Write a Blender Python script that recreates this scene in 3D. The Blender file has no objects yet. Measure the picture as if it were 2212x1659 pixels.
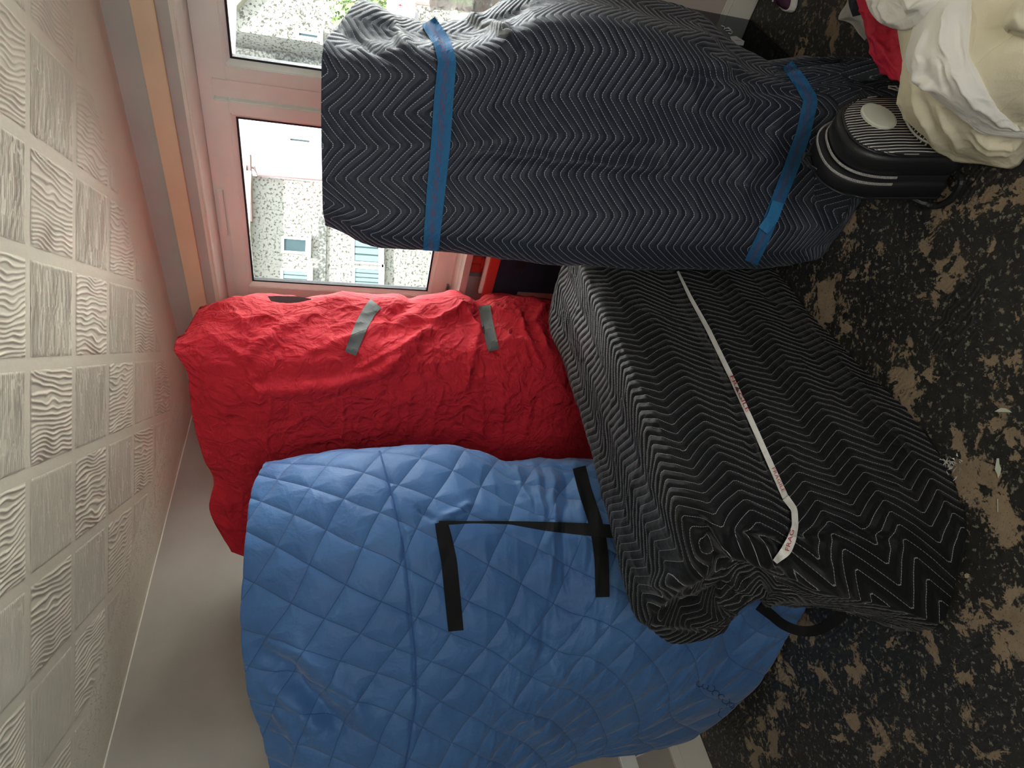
import bpy, bmesh, math, random
import numpy as np
from mathutils import Vector, Matrix
from mathutils.bvhtree import BVHTree

sc = bpy.context.scene
COL = sc.collection
rng = np.random.RandomState(7)
random.seed(3)

# ------------------------------------------------------------------ camera
FPX = 1430.0
PHI = math.radians(15.3)      # pitch down
RHO = math.radians(1.3)       # small roll on top of the quarter turn
CH, CZ = 1.62, 2.40           # eye height, ceiling height
_R0 = np.array([1, 0, 0.]); _U0 = np.array([0, math.sin(PHI), math.cos(PHI)])
FW = np.array([0, math.cos(PHI), -math.sin(PHI)])
RT = math.cos(RHO)*_R0 + math.sin(RHO)*_U0
UP = math.cos(RHO)*_U0 - math.sin(RHO)*_R0
CAM = np.array([0, 0, CH])
cd = bpy.data.cameras.new('camera'); cam = bpy.data.objects.new('camera', cd); COL.objects.link(cam)
cd.sensor_width = 36; cd.sensor_fit = 'HORIZONTAL'; cd.lens = 36*FPX/2212; cd.clip_start = 0.02; cd.clip_end = 200
X, Y, Z = -UP, RT, -FW        # phone held upright, picture stored on its side
cam.matrix_world = Matrix(((X[0], Y[0], Z[0], CAM[0]), (X[1], Y[1], Z[1], CAM[1]), (X[2], Y[2], Z[2], CAM[2]), (0, 0, 0, 1)))
sc.camera = cam

# ------------------------------------------------------------------ world, lights, exposure
w = bpy.data.worlds.new('sky'); sc.world = w; w.use_nodes = True
bg = w.node_tree.nodes['Background']
bg.inputs[0].default_value = (0.93, 0.97, 1.0, 1); bg.inputs[1].default_value = 10.0
sl = bpy.data.lights.new('sun', 'SUN'); sun = bpy.data.objects.new('sun', sl); COL.objects.link(sun)
sl.energy = 26.0; sl.angle = math.radians(3); sl.color = (1, 0.97, 0.92)
sun.rotation_euler = (math.radians(28), 0, math.radians(8))
def area(name, loc, target, sx, sy, e, col, portal=False):
    l = bpy.data.lights.new(name, 'AREA'); l.shape = 'RECTANGLE'; l.size = sx; l.size_y = sy; l.energy = e; l.color = col
    o = bpy.data.objects.new(name, l); COL.objects.link(o); o.location = loc
    o.rotation_euler = (Vector(target)-Vector(loc)).to_track_quat('-Z', 'Y').to_euler()
    if portal: l.cycles.is_portal = True
    return o
area('room_fill', (-0.3, -1.3, 1.45), (-0.3, 0.3, 2.4), 1.4, 1.2, 16, (1.0, 0.99, 0.97))  # added fill lamp, unseen behind the camera, aimed up at the ceiling
_pl = bpy.data.lights.new('window_portal', 'AREA'); _po = bpy.data.objects.new('window_portal', _pl); COL.objects.link(_po)
_pl.shape = 'RECTANGLE'; _pl.cycles.is_portal = True
sc.view_settings.view_transform = 'Standard'; sc.view_settings.look = 'None'
sc.view_settings.exposure = 1.25; sc.view_settings.gamma = 1.0; sc.view_settings.use_curve_mapping = False

# ------------------------------------------------------------------ geometry helpers
def ray(x, y): return FW*FPX + RT*(829.5-y) + UP*(1106-x)
def atz(x, y, z): d = ray(x, y); return CAM + d*((z-CH)/d[2])
def atY(x, y, Yd): d = ray(x, y); return CAM + d*(Yd/d[1])
def onpl(x, y, p, n): d = ray(x, y); return CAM + d*(np.dot(np.array(p)-CAM, n)/np.dot(d, n))
def vplane(p, q):
    p = np.array([p[0], p[1], 0.]); q = np.array([q[0], q[1], 0.]); d = q-p
    n = np.array([-d[1], d[0], 0]); return p, n/np.linalg.norm(n)
def proj(P):
    v = P-CAM; k = FPX/(v@FW); return 1106-(v@UP)*k, 829.5-(v@RT)*k
def tag(o, label=None, cat=None, group=None, kind=None):
    if label: o['label'] = label
    if cat: o['category'] = cat
    if group: o['group'] = group
    if kind: o['kind'] = kind
    return o
def empty(name, loc, rz=0, **k):
    o = bpy.data.objects.new(name, None); COL.objects.link(o); o.location = loc; o.rotation_euler = (0, 0, rz)
    o.empty_display_size = 0.1; tag(o, **k); return o
def link(name, me, mat=None, parent=None, smooth=False, **k):
    o = bpy.data.objects.new(name, me); COL.objects.link(o)
    if mat and not me.materials: me.materials.append(mat)
    if smooth: me.polygons.foreach_set('use_smooth', [True]*len(me.polygons))
    if parent:
        o.parent = parent
        o.matrix_parent_inverse = parent_inv(parent)
    tag(o, **k); return o
def parent_inv(p):
    return world_of(p).inverted()
def world_of(p):
    return world_of(p.parent) @ p.matrix_parent_inverse @ p.matrix_basis if p.parent else p.matrix_basis.copy()
def pyd(name, V, F, uvs=None):
    me = bpy.data.meshes.new(name); me.from_pydata([tuple(v) for v in V], [], F)
    if uvs is not None:
        l = me.uv_layers.new(name='uv'); idx = np.empty(len(me.loops), dtype=np.int32); me.loops.foreach_get('vertex_index', idx)
        l.data.foreach_set('uv', np.asarray(uvs, dtype=np.float32)[idx].ravel())
    return me
def bx(bm, o, ax, ay, az):
    """box from corner o along three edge vectors"""
    o = Vector(o); ax, ay, az = Vector(ax), Vector(ay), Vector(az)
    v = [bm.verts.new(o+ax*i+ay*j+az*k) for k in (0, 1) for j in (0, 1) for i in (0, 1)]
    for f in ((0, 2, 3, 1), (4, 5, 7, 6), (0, 1, 5, 4), (2, 6, 7, 3), (0, 4, 6, 2), (1, 3, 7, 5)): bm.faces.new([v[i] for i in f])
def fin(bm, name, bevel=0, seg=2):
    bmesh.ops.recalc_face_normals(bm, faces=bm.faces)
    if bevel: bmesh.ops.bevel(bm, geom=list(bm.edges), offset=bevel, segments=seg, affect='EDGES', clamp_overlap=True)
    me = bpy.data.meshes.new(name); bm.to_mesh(me); bm.free(); return me
def boxobj(name, o, ax, ay, az, mat, parent=None, bevel=0, **k):
    bm = bmesh.new(); bx(bm, o, ax, ay, az); return link(name, fin(bm, name, bevel), mat, parent, **k)
def tube_me(name, pts, r, n=8, closed=False):
    P = np.array(pts, float); V = []; F = []; m = len(P); up = np.array([0.13, 0.21, 0.97])
    for i in range(m):
        t = P[(i+1) % m]-P[i-1] if closed else P[min(i+1, m-1)]-P[max(i-1, 0)]
        t = t/ (np.linalg.norm(t)+1e-9); a = np.cross(t, up); a /= np.linalg.norm(a)+1e-9; b = np.cross(t, a)
        rr = r[i] if hasattr(r, '__len__') else r
        for j in range(n): V.append(P[i]+rr*(math.cos(2*math.pi*j/n)*a+math.sin(2*math.pi*j/n)*b))
    for i in range(m if closed else m-1):
        for j in range(n): F.append((i*n+j, i*n+(j+1) % n, ((i+1) % m)*n+(j+1) % n, ((i+1) % m)*n+j))
    if not closed: F.append(tuple(range(n))); F.append(tuple((m-1)*n+j for j in reversed(range(n))))
    return pyd(name, V, F)

# numpy noise
_perm = rng.rand(256, 256)
def vn(u, v):
    iu = np.floor(u).astype(int); iv = np.floor(v).astype(int); fu = u-iu; fv = v-iv
    fu = fu*fu*(3-2*fu); fv = fv*fv*(3-2*fv); g = lambda a, b: _perm[a % 256, b % 256]
    return (g(iu, iv)*(1-fu)+g(iu+1, iv)*fu)*(1-fv)+(g(iu, iv+1)*(1-fu)+g(iu+1, iv+1)*fu)*fv
def fbm(u, v, o=4, g=0.5):
    s = 0; a = 1; t = 0
    for i in range(o): s = s+a*vn(u+17.3*i, v+9.1*i); t += a; a *= g; u = u*2.03; v = v*2.03
    return s/t
def ridge(u, v, o=3):
    s = 0; a = 1; t = 0
    for i in range(o): s = s+a*(1-np.abs(2*vn(u+7.7*i, v+3.3*i)-1))**3; t += a; a *= .5; u = u*2.1; v = v*2.1
    return s/t
def hermite(P, t, tn):
    """P (n,...,3), knots t, new params tn"""
    n = len(t); m = np.empty_like(P); dt = np.diff(t)
    sh = (-1,)+(1,)*(P.ndim-1)
    d = np.diff(P, axis=0)/dt.reshape(sh)
    m[0] = d[0]; m[-1] = d[-1]
    w0 = dt[1:].reshape(sh); w1 = dt[:-1].reshape(sh)
    m[1:-1] = (d[:-1]*w0+d[1:]*w1)/(w0+w1)
    i = np.clip(np.searchsorted(t, tn, side='right')-1, 0, n-2); h = dt[i]; s = (tn-t[i])/h
    sh = (-1,)+(1,)*(P.ndim-1); h = h.reshape(sh); s = s.reshape(sh)
    return (2*s**3-3*s**2+1)*P[i]+(s**3-2*s**2+s)*h*m[i]+(-2*s**3+3*s**2)*P[i+1]+(s**3-s**2)*h*m[i+1]
def seg_dist(px, py, pl):
    """distance to polyline and signed side"""
    best = np.full(px.shape, 1e9); along = np.zeros(px.shape); tot = 0
    L = sum(math.dist(pl[i], pl[i+1]) for i in range(len(pl)-1))
    for (x0, y0), (x1, y1) in zip(pl[:-1], pl[1:]):
        dx, dy = x1-x0, y1-y0; l = math.hypot(dx, dy)
        s = np.clip(((px-x0)*dx+(py-y0)*dy)/l**2, 0, 1); d = np.hypot(px-x0-s*dx, py-y0-s*dy)
        k = d < best; best = np.where(k, d, best); along = np.where(k, (tot+s*l)/L, along); tot += l
    return best, along
def sheet(name, ctrl, nu, nv, mat, parent, disp=None, ridges=(), back=None, uvf=None, zmin=0.004, warp=.05, **k):
    """ctrl[row][col] = 3D control points of the side seen from the room; rows run down, columns run sideways.
    The skin is closed behind by rings pushed along `back` so the thing is solid."""
    P = np.array(ctrl, float)
    dr = np.linalg.norm(np.diff(P, axis=0), axis=2).mean(axis=1); dc = np.linalg.norm(np.diff(P, axis=1), axis=2).mean(axis=0)
    tr = np.concatenate([[0], np.cumsum(dr)]); tc = np.concatenate([[0], np.cumsum(dc)])
    vn_ = np.linspace(0, tr[-1], nv); un_ = np.linspace(0, tc[-1], nu)
    Q = hermite(P, tr, vn_); Q = hermite(Q.transpose(1, 0, 2), tc, un_).transpose(1, 0, 2)
    U_, V_ = np.meshgrid(un_, vn_)
    if uvf: U_, V_ = uvf(Q, U_, V_)
    if warp: U_, V_ = U_+warp*(fbm(U_*2.2, V_*2.2, 3)-.5), V_+warp*(fbm(U_*2.2+31, V_*2.2+9, 3)-.5)
    N = np.cross(np.gradient(Q, axis=1), np.gradient(Q, axis=0)); N /= np.linalg.norm(N, axis=2, keepdims=True)+1e-12
    if ((CAM-Q)*N).sum(axis=2).mean() < 0: N = -N; flip = True
    else: flip = False
    h = np.zeros(U_.shape)
    if disp is not None: h = h+disp(U_, V_, Q)
    if len(ridges):
        px, py = proj(Q.reshape(-1, 3)); px = px.reshape(U_.shape); py = py.reshape(U_.shape)
        wob = (fbm(px/40, py/40, 2)-.5)*14
        for pl, wd, hh in ridges:
            d, al = seg_dist(px+wob, py-wob, pl)
            h = h+hh*np.exp(-(d/wd)**2)*np.clip(4*al*(1-al)*1.6, 0.25, 1)
    Q = Q+N*h[..., None]
    Q[..., 2] = np.maximum(Q[..., 2], zmin)
    V = list(Q.reshape(-1, 3)); UVs = list(np.stack([U_.ravel(), V_.ravel()], 1)); F = []
    ii = np.arange(nv*nu).reshape(nv, nu)
    a = ii[:-1, :-1].ravel(); b = ii[:-1, 1:].ravel(); c = ii[1:, 1:].ravel(); d = ii[1:, :-1].ravel()
    F = (np.stack([a, b, c, d], 1) if not flip else np.stack([a, d, c, b], 1)).tolist()
    if back is not None:
        vec, shrink = np.array(back[0], float), back[1]
        loop = list(ii[0, :])+list(ii[1:, -1])+list(ii[-1, -2::-1])+list(ii[-2:0:-1, 0])
        base = np.array([V[i] for i in loop]); cen = base.mean(axis=0); prev = loop
        for fr, s in ((.15, 0.0), (.85, shrink*.5), (1, shrink)):
            off = len(V); R_ = base+vec*fr; R_ = R_+(cen+vec*fr-R_)*s; R_[:, 2] = np.maximum(R_[:, 2], zmin)
            V += list(R_); UVs += [UVs[i] + np.array([.0, fr*.3]) for i in loop]
            cur = list(range(off, off+len(loop)))
            for j in range(len(loop)):
                q = (prev[j], prev[(j+1) % len(loop)], cur[(j+1) % len(loop)], cur[j]); F.append(q if flip else q[::-1])
            prev = cur
        ce = len(V); V.append((cen+vec)); UVs.append(np.array([0, 0]))
        for j in range(len(prev)):
            q = (prev[j], prev[(j+1) % len(prev)], ce); F.append(q if flip else q[::-1])
    me = pyd(name, V, F, UVs)
    o = link(name, me, mat, parent, smooth=True, **k)
    return o, me
def bvh_of(me):
    return BVHTree.FromPolygons([v.co.copy() for v in me.vertices], [tuple(p.vertices) for p in me.polygons])
def ribbon(name, bvh, pl, width, mat, parent, lift=0.004, n=60, fallback=2.0, edge_lift=0, **k):
    """flat strap of given pixel width laid over a surface along a line seen from the camera; thickness 2 mm"""
    pl = np.array(pl, float); seg = np.linalg.norm(np.diff(pl, axis=0), axis=1); t = np.concatenate([[0], np.cumsum(seg)])
    tn = np.linspace(0, t[-1], n); W = width if hasattr(width, '__len__') else [width]*len(pl)
    cx = np.interp(tn, t, pl[:, 0]); cy = np.interp(tn, t, pl[:, 1]); ww = np.interp(tn, t, W)
    tx = np.gradient(cx); ty = np.gradient(cy); l = np.hypot(tx, ty); nx, ny = -ty/l, tx/l
    K = 7; DD = np.zeros((n, K)); RR = np.zeros((n, K, 3))
    for i in range(n):
        for j in range(K):
            o_ = (j/(K-1)-.5)*ww[i]; d = Vector(ray(cx[i]+nx[i]*o_, cy[i]+ny[i]*o_)).normalized()
            hit = bvh.ray_cast(Vector(CAM), d, 6.0)
            DD[i, j] = hit[3] if hit[0] is not None else np.nan; RR[i, j] = np.array(d)
    for j in range(K):
        ok = ~np.isnan(DD[:, j])
        DD[:, j] = np.interp(np.arange(n), np.where(ok)[0], DD[ok, j]) if ok.any() else fallback
    G = CAM+RR*(DD[..., None]-lift)
    G0 = G.copy()
    for _ in range(2):
        G[1:-1] = (G[:-2]+2*G[1:-1]+G[2:])/4
    # keep in front of the surface
    D0 = np.linalg.norm(G0-CAM, axis=2, keepdims=True); D1 = np.linalg.norm(G-CAM, axis=2, keepdims=True)
    G = CAM+(G-CAM)*np.minimum(1, D0/D1)
    V = []; UV = []; F = []
    L = np.concatenate([[0], np.cumsum(np.linalg.norm(np.diff(G[:, K//2], axis=0), axis=1))])
    for s in (0, 1):
        for i in range(n):
            for j in range(K):
                p = G[i, j]; d = p-CAM; d = d/np.linalg.norm(d); V.append(p+d*0.002*s); UV.append((j/(K-1), L[i]))
    N0 = n*K
    for i in range(n-1):
        for j in range(K-1):
            q = (i*K+j, i*K+j+1, (i+1)*K+j+1, (i+1)*K+j); F.append(q); F.append(tuple(N0+a for a in reversed(q)))
        for j in (0, K-1): F.append((i*K+j, (i+1)*K+j, N0+(i+1)*K+j, N0+i*K+j))
    for i in (0, n-1):
        for j in range(K-1): F.append((i*K+j, i*K+j+1, N0+i*K+j+1, N0+i*K+j))
    me = pyd(name, V, F, UV); return link(name, me, mat, parent, smooth=False, **k)

# ------------------------------------------------------------------ material helpers
class NT:
    def __init__(s, name):
        s.m = bpy.data.materials.new(name); s.m.use_nodes = True; s.t = s.m.node_tree; s.n = s.t.nodes; s.b = s.n['Principled BSDF']
    def a(s, ty, ins=None, **kw):
        x = s.n.new(ty)
        for k, v in kw.items(): setattr(x, k, v)
        for k, v in (ins or {}).items(): s.set(x.inputs[k], v)
        return x
    def set(s, inp, v):
        if hasattr(v, 'is_linked') or isinstance(v, bpy.types.NodeSocket): s.t.links.new(v, inp)
        elif hasattr(v, 'outputs'): s.t.links.new(v.outputs[0], inp)
        else: inp.default_value = v
    def math(s, op, a, b=0.0, c=0.0):
        x = s.a('ShaderNodeMath', operation=op); s.set(x.inputs[0], a); s.set(x.inputs[1], b); s.set(x.inputs[2], c); return x.outputs[0]
    def mix(s, f, a, b):
        x = s.a('ShaderNodeMix', data_type='RGBA'); s.set(x.inputs[0], f); s.set(x.inputs[6], a); s.set(x.inputs[7], b); return x.outputs[2]
    def noise(s, vec, scale, detail=3, rough=.5, dist=0):
        x = s.a('ShaderNodeTexNoise'); s.set(x.inputs['Vector'], vec); x.inputs['Scale'].default_value = scale
        x.inputs['Detail'].default_value = detail; x.inputs['Roughness'].default_value = rough; x.inputs['Distortion'].default_value = dist; return x
    def ramp(s, f, stops):
        x = s.a('ShaderNodeValToRGB'); s.set(x.inputs[0], f); e = x.color_ramp.elements
        while len(e) < len(stops): e.new(.5)
        for k, (p, c) in zip(e, stops): k.position = p; k.color = c if len(c) == 4 else (*c, 1)
        return x.outputs[0]
    def step(s, f, lo, hi):
        x = s.a('ShaderNodeMapRange', interpolation_type='SMOOTHSTEP'); s.set(x.inputs[0], f); x.inputs[1].default_value = lo; x.inputs[2].default_value = hi; return x.outputs[0]
    def bump(s, h, st=.5, d=.002):
        x = s.a('ShaderNodeBump', {'Height': h, 'Strength': st, 'Distance': d}); s.set(s.b.inputs['Normal'], x); return x
    def base(s, c, rough=.6, **k):
        s.set(s.b.inputs['Base Color'], (*c, 1) if isinstance(c, tuple) and len(c) == 3 else c); s.b.inputs['Roughness'].default_value = rough
        for kk, v in k.items(): s.set(s.b.inputs[kk.replace('_', ' ')], v)
        return s.m
def srgb(r, g, b): return tuple(((c/255)/12.92 if c/255 <= .04045 else ((c/255+.055)/1.055)**2.4) for c in (r, g, b))
def plain(name, c, rough=.6, bumps=0, bscale=80, **k):
    n = NT(name); co = n.a('ShaderNodeTexCoord').outputs['Object']
    ns = n.noise(co, bscale, 3)
    if bumps: n.bump(ns.outputs[0], bumps, .002)
    v = n.mix(n.step(n.noise(co, 3, 4).outputs[0], .3, .75), (*[x*.93 for x in c], 1), (*[min(1, x*1.04) for x in c], 1))
    return n.base(v, rough, **k)

def chevron_mat(name, colr, thread, bst=.9, spc=.22, P=.185, A=.082, sp=.0275, swap=False, off=0.0, width=.045):
    n = NT(name); uv = n.a('ShaderNodeUVMap', uv_map='uv').outputs[0]
    nz = n.noise(uv, 7, 2); wv = n.a('ShaderNodeVectorMath', operation='SCALE'); n.set(wv.inputs[0], n.a('ShaderNodeVectorMath', {0: nz.outputs[1], 1: (.5, .5, .5)}, operation='SUBTRACT')); wv.inputs['Scale'].default_value = 0
    uvw = n.a('ShaderNodeVectorMath', {0: uv, 1: wv.outputs[0]}, operation='ADD')
    sx = n.a('ShaderNodeSeparateXYZ', {0: uvw}); u, v = (sx.outputs[1], sx.outputs[0]) if swap else (sx.outputs[0], sx.outputs[1])
    tri = n.math('PINGPONG', n.math('ADD', n.math('DIVIDE', u, P), 10+off), .5)
    tri = n.math('MULTIPLY', tri, 2.0)
    tri = n.step(tri, -.0, 1.0) if False else n.math('MINIMUM', n.math('MAXIMUM', tri, .05), .95)
    s_ = n.math('FRACT', n.math('ADD', n.math('DIVIDE', n.math('ADD', v, n.math('MULTIPLY', tri, A)), sp), 50))
    d = n.math('ABSOLUTE', n.math('SUBTRACT', s_, .5))            # 0 at the seam
    line = n.math('LESS_THAN', d, width)
    dash = n.math('GREATER_THAN', n.math('FRACT', n.math('MULTIPLY', u, 190.0)), .32)
    th = n.math('MULTIPLY', line, dash)
    puff = n.math('POWER', n.math('MULTIPLY', d, 2.0), .5)
    fz = n.noise(uv, 900, 2); fz2 = n.noise(uv, 60, 4, .6)
    hgt = n.math('ADD', n.math('ADD', n.math('MULTIPLY', puff, 1.0), n.math('MULTIPLY', fz2.outputs[0], .5)), n.math('MULTIPLY', fz.outputs[0], .12))
    n.bump(hgt, bst, .005)
    base = n.mix(fz.outputs[0], (*[c*.75 for c in colr], 1), (*[c*1.3 for c in colr], 1))
    c = n.mix(th, base, (*thread, 1))
    return n.base(c, .6, Sheen_Weight=.14, Sheen_Roughness=.35, Specular_IOR_Level=spc)
def chev(u, v, P=.185, A=.082, sp=.0275, off=0.0):
    t = np.abs(((u/P+off+10) % 1)-.5)*2; t = np.clip(1-t, .05, .95); s = ((v+A*t)/sp+50) % 1
    return np.sqrt(np.abs(s-.5)*2)

M = {}
M['blackquilt'] = chevron_mat('black_quilted_fabric', (.018, .024, .040), (.42, .46, .54), bst=.55, spc=.5)
M['blackquilt2'] = chevron_mat('black_quilted_fabric_low', (.006, .0068, .008), (.42, .44, .45), P=.20, A=.062, swap=True, width=.028)
def blue_mat():
    n = NT('blue_quilted_fabric'); uv = n.a('ShaderNodeUVMap', uv_map='uv').outputs[0]
    nz = n.noise(uv, 3, 2); wv = n.a('ShaderNodeVectorMath', operation='SCALE'); n.set(wv.inputs[0], n.a('ShaderNodeVectorMath', {0: nz.outputs[1], 1: (.5, .5, .5)}, operation='SUBTRACT')); wv.inputs['Scale'].default_value = 0
    q = n.a('ShaderNodeVectorMath', {0: uv, 1: wv.outputs[0]}, operation='ADD'); rot = n.a('ShaderNodeMapping'); n.set(rot.inputs[0], q); rot.inputs['Rotation'].default_value = (0, 0, math.radians(BLUE_ROT))
    sx = n.a('ShaderNodeSeparateXYZ', {0: rot})
    ds = []
    for k in (0, 1):
        f = n.math('FRACT', n.math('ADD', n.math('DIVIDE', sx.outputs[k], BLUE_SP), 50)); ds.append(n.math('ABSOLUTE', n.math('SUBTRACT', f, .5)))
    d = n.math('MINIMUM', ds[0], ds[1])
    seam = n.step(d, .012, .0)
    wr = n.noise(uv, 14, 4, .55, .6); fine = n.noise(uv, 45, 3)
    n.bump(n.math('ADD', n.math('MULTIPLY', n.math('POWER', n.math('MINIMUM', n.math('MULTIPLY', d, 3.0), 1.0), .45), .9), n.math('ADD', n.math('MULTIPLY', wr.outputs[0], 1.2), n.math('MULTIPLY', fine.outputs[0], .25))), .8, .007)
    c = n.mix(n.step(n.noise(uv, 4, 4).outputs[0], .35, .7), (.040, .128, .325, 1), (.054, .160, .38, 1))
    c = n.mix(n.math('MULTIPLY', seam, .85), c, (.012, .035, .11, 1))
    return n.base(c, .62, Sheen_Weight=.2)
BLUE_ROT, BLUE_SP = 27, .118
M['blue'] = blue_mat()
def red_mat():
    n = NT('red_cotton_sheet'); uv = n.a('ShaderNodeUVMap', uv_map='uv').outputs[0]
    nz = n.noise(uv, 5, 3); wv = n.a('ShaderNodeVectorMath', operation='SCALE'); n.set(wv.inputs[0], nz.outputs[1]); wv.inputs['Scale'].default_value = .16
    q = n.a('ShaderNodeVectorMath', {0: uv, 1: wv.outputs[0]}, operation='ADD')
    hs = []
    for sc_, wt, rnd in ((6, 1.0, 1), (15, .55, 1)):
        vo = n.a('ShaderNodeTexVoronoi', feature='DISTANCE_TO_EDGE'); n.set(vo.inputs['Vector'], q); vo.inputs['Scale'].default_value = sc_
        hs.append(n.math('MULTIPLY', n.math('MINIMUM', n.math('MULTIPLY', vo.outputs['Distance'], 5.0), 1.0), wt))
    wr = n.noise(uv, 9, 4, .6, 1.2)
    msk = n.step(n.noise(uv, 2.5, 2).outputs[0], .3, .6)
    n.bump(n.math('ADD', n.math('MULTIPLY', n.math('ADD', hs[0], hs[1]), n.math('ADD', n.math('MULTIPLY', msk, -.6), -.25)), n.math('MULTIPLY', wr.outputs[0], 2.2)), 1.0, .011)
    c = n.mix(n.noise(uv, 3).outputs[0], (.56, .018, .034, 1), (.66, .028, .045, 1))
    n.b.inputs['Specular IOR Level'].default_value = .2; return n.base(c, .8)
M['red'] = red_mat()
M['white_upvc'] = plain('white_upvc', srgb(240, 242, 234), .35)
M['gasket'] = plain('black_rubber', (.02, .02, .025), .5)
M['grey_wall'] = plain('grey_beige_wall_paint', srgb(166, 160, 150), .8, .15, 120)
M['pinked_grey'] = plain('grey_paint_red_bounce', srgb(196, 182, 174), .75, .1, 120)  # grey paint; pink bounce from the red cover is put into the colour
M['taupe'] = plain('grey_brown_painted_wood', srgb(190, 189, 182), .6, .1, 60)
M['pine'] = plain('bare_pine', srgb(232, 206, 174), .6, .15, 40)
M['white_paint'] = plain('white_gloss_paint', srgb(232, 228, 216), .4, .1, 50)
M['webbing_black'] = plain('black_webbing', (.010, .010, .011), .8, .4, 500, Specular_IOR_Level=.2)
M['webbing_grey'] = plain('grey_black_webbing', (.11, .117, .113), .75, .4, 300)
def blue_strap():
    n = NT('blue_elastic_webbing'); uv = n.a('ShaderNodeUVMap', uv_map='uv').outputs[0]; sx = n.a('ShaderNodeSeparateXYZ', {0: uv})
    st = 0
    for p in (.42, .5, .58, .66):
        l = n.math('LESS_THAN', n.math('ABSOLUTE', n.math('SUBTRACT', sx.outputs[0], p)), .012); st = l if st == 0 else n.math('MAXIMUM', st, l)
    rib = n.math('SINE', n.math('MULTIPLY', sx.outputs[0], 160.0)); n.bump(rib, .25, .001)
    c = n.mix(st, (.035, .155, .33, 1), (.18, .07, .11, 1))
    n.b.inputs['Specular IOR Level'].default_value = .1; return n.base(c, .8)
M['blue_strap'] = blue_strap()
M['blue_tab'] = plain('bright_blue_webbing', (.04, .25, .55), .6, .3, 300)

# ================================================================== SETTING
A0 = atz(215, 0, CZ); _b = atz(385, 730, CZ)
D1 = (_b-A0)/np.linalg.norm(_b-A0); N1 = np.array([-D1[1], D1[0], 0.])     # window wall, normal into the room
if N1 @ (CAM-A0) < 0: N1 = -N1
C2 = atz(387, 1005, CZ); _d = atz(225, 1650, CZ); D2 = (C2-_d)/np.linalg.norm(C2-_d); N2 = np.array([D2[1], -D2[0], 0.])
if N2 @ (CAM-C2) < 0: N2 = -N2
def W(s, off, z): p = A0+D1*s+N1*off; return np.array([p[0], p[1], z])
def W2(s, off, z): p = C2+D2*s+N2*off; return np.array([p[0], p[1], z])
Zv = np.array([0, 0, 1.])
# corner of header face with left wall
_m = np.array([[D1[0], -D2[0]], [D1[1], -D2[1]]]); _s = np.linalg.solve(_m, (C2-A0)[:2]); SC, S2C = _s
LOFF = -.11          # lower wall sits 11 cm behind the header
FR = -.20            # window frame front
SR = -3.4            # right end of the window wall (behind the camera's side)

def floor_mat():
    n = NT('bitumen_floor'); co = n.a('ShaderNodeTexCoord').outputs['Object']
    big = n.noise(co, 3.0, 14, .66, .35); mp = n.a('ShaderNodeMapping', {0: co}); mp.inputs['Location'].default_value = (3.1, 7.7, 0)
    big2 = n.noise(mp, 13, 10, .7, .5)
    f = n.math('ADD', n.math('MULTIPLY', big.outputs[0], .6), n.math('MULTIPLY', big2.outputs[0], .4))
    patch = n.step(f, .528, .538)
    sp = n.noise(co, 55, 6, .7); speck = n.step(sp.outputs[0], .565, .60)
    sp2 = n.noise(co, 20, 5, .75); pale = n.step(sp2.outputs[0], .67, .69)
    tone = n.mix(n.noise(co, 14, 5, .7).outputs[0], (.17, .125, .08, 1), (.40, .30, .20, 1))
    dots = n.step(n.noise(co, 160, 2).outputs[0], .63, .68)
    tone = n.mix(n.math('MULTIPLY', dots, .7), tone, (.03, .025, .02, 1))
    blk = n.mix(n.noise(co, 30, 5).outputs[0], (.008, .0085, .0085, 1), (.040, .040, .037, 1))
    c = n.mix(n.math('MULTIPLY', speck, .7), blk, (.30, .27, .21, 1))
    c = n.mix(patch, c, tone); c = n.mix(n.math('MULTIPLY', pale, .6), c, (.34, .31, .24, 1))
    comb = n.a('ShaderNodeTexWave', wave_type='BANDS', bands_direction='DIAGONAL'); n.set(comb.inputs[0], co); comb.inputs['Scale'].default_value = 28; comb.inputs['Distortion'].default_value = 9; comb.inputs['Detail'].default_value = 2; comb.inputs['Detail Scale'].default_value = .5
    cm = n.math('MULTIPLY', comb.outputs[1], n.step(n.noise(co, 4, 2).outputs[0], .52, .6))
    h = n.math('ADD', n.math('ADD', n.math('MULTIPLY', patch, -.7), n.math('MULTIPLY', sp.outputs[0], 1.0)), n.math('MULTIPLY', cm, .5))
    n.bump(h, .6, .003)
    r = n.mix(patch, (.42, .42, .42, 1), (.75, .75, .75, 1)); n.set(n.b.inputs['Roughness'], r)
    n.set(n.b.inputs['Base Color'], c); return n.m
M['floor'] = floor_mat()
floor = boxobj('floor', (-6.6, -2.7, -.05), (12, 0, 0), (0, 8.3, 0), (0, 0, .05), M['floor'], kind='structure')
# clip floor/ceiling to the room by walls; they simply extend under the walls

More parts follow.
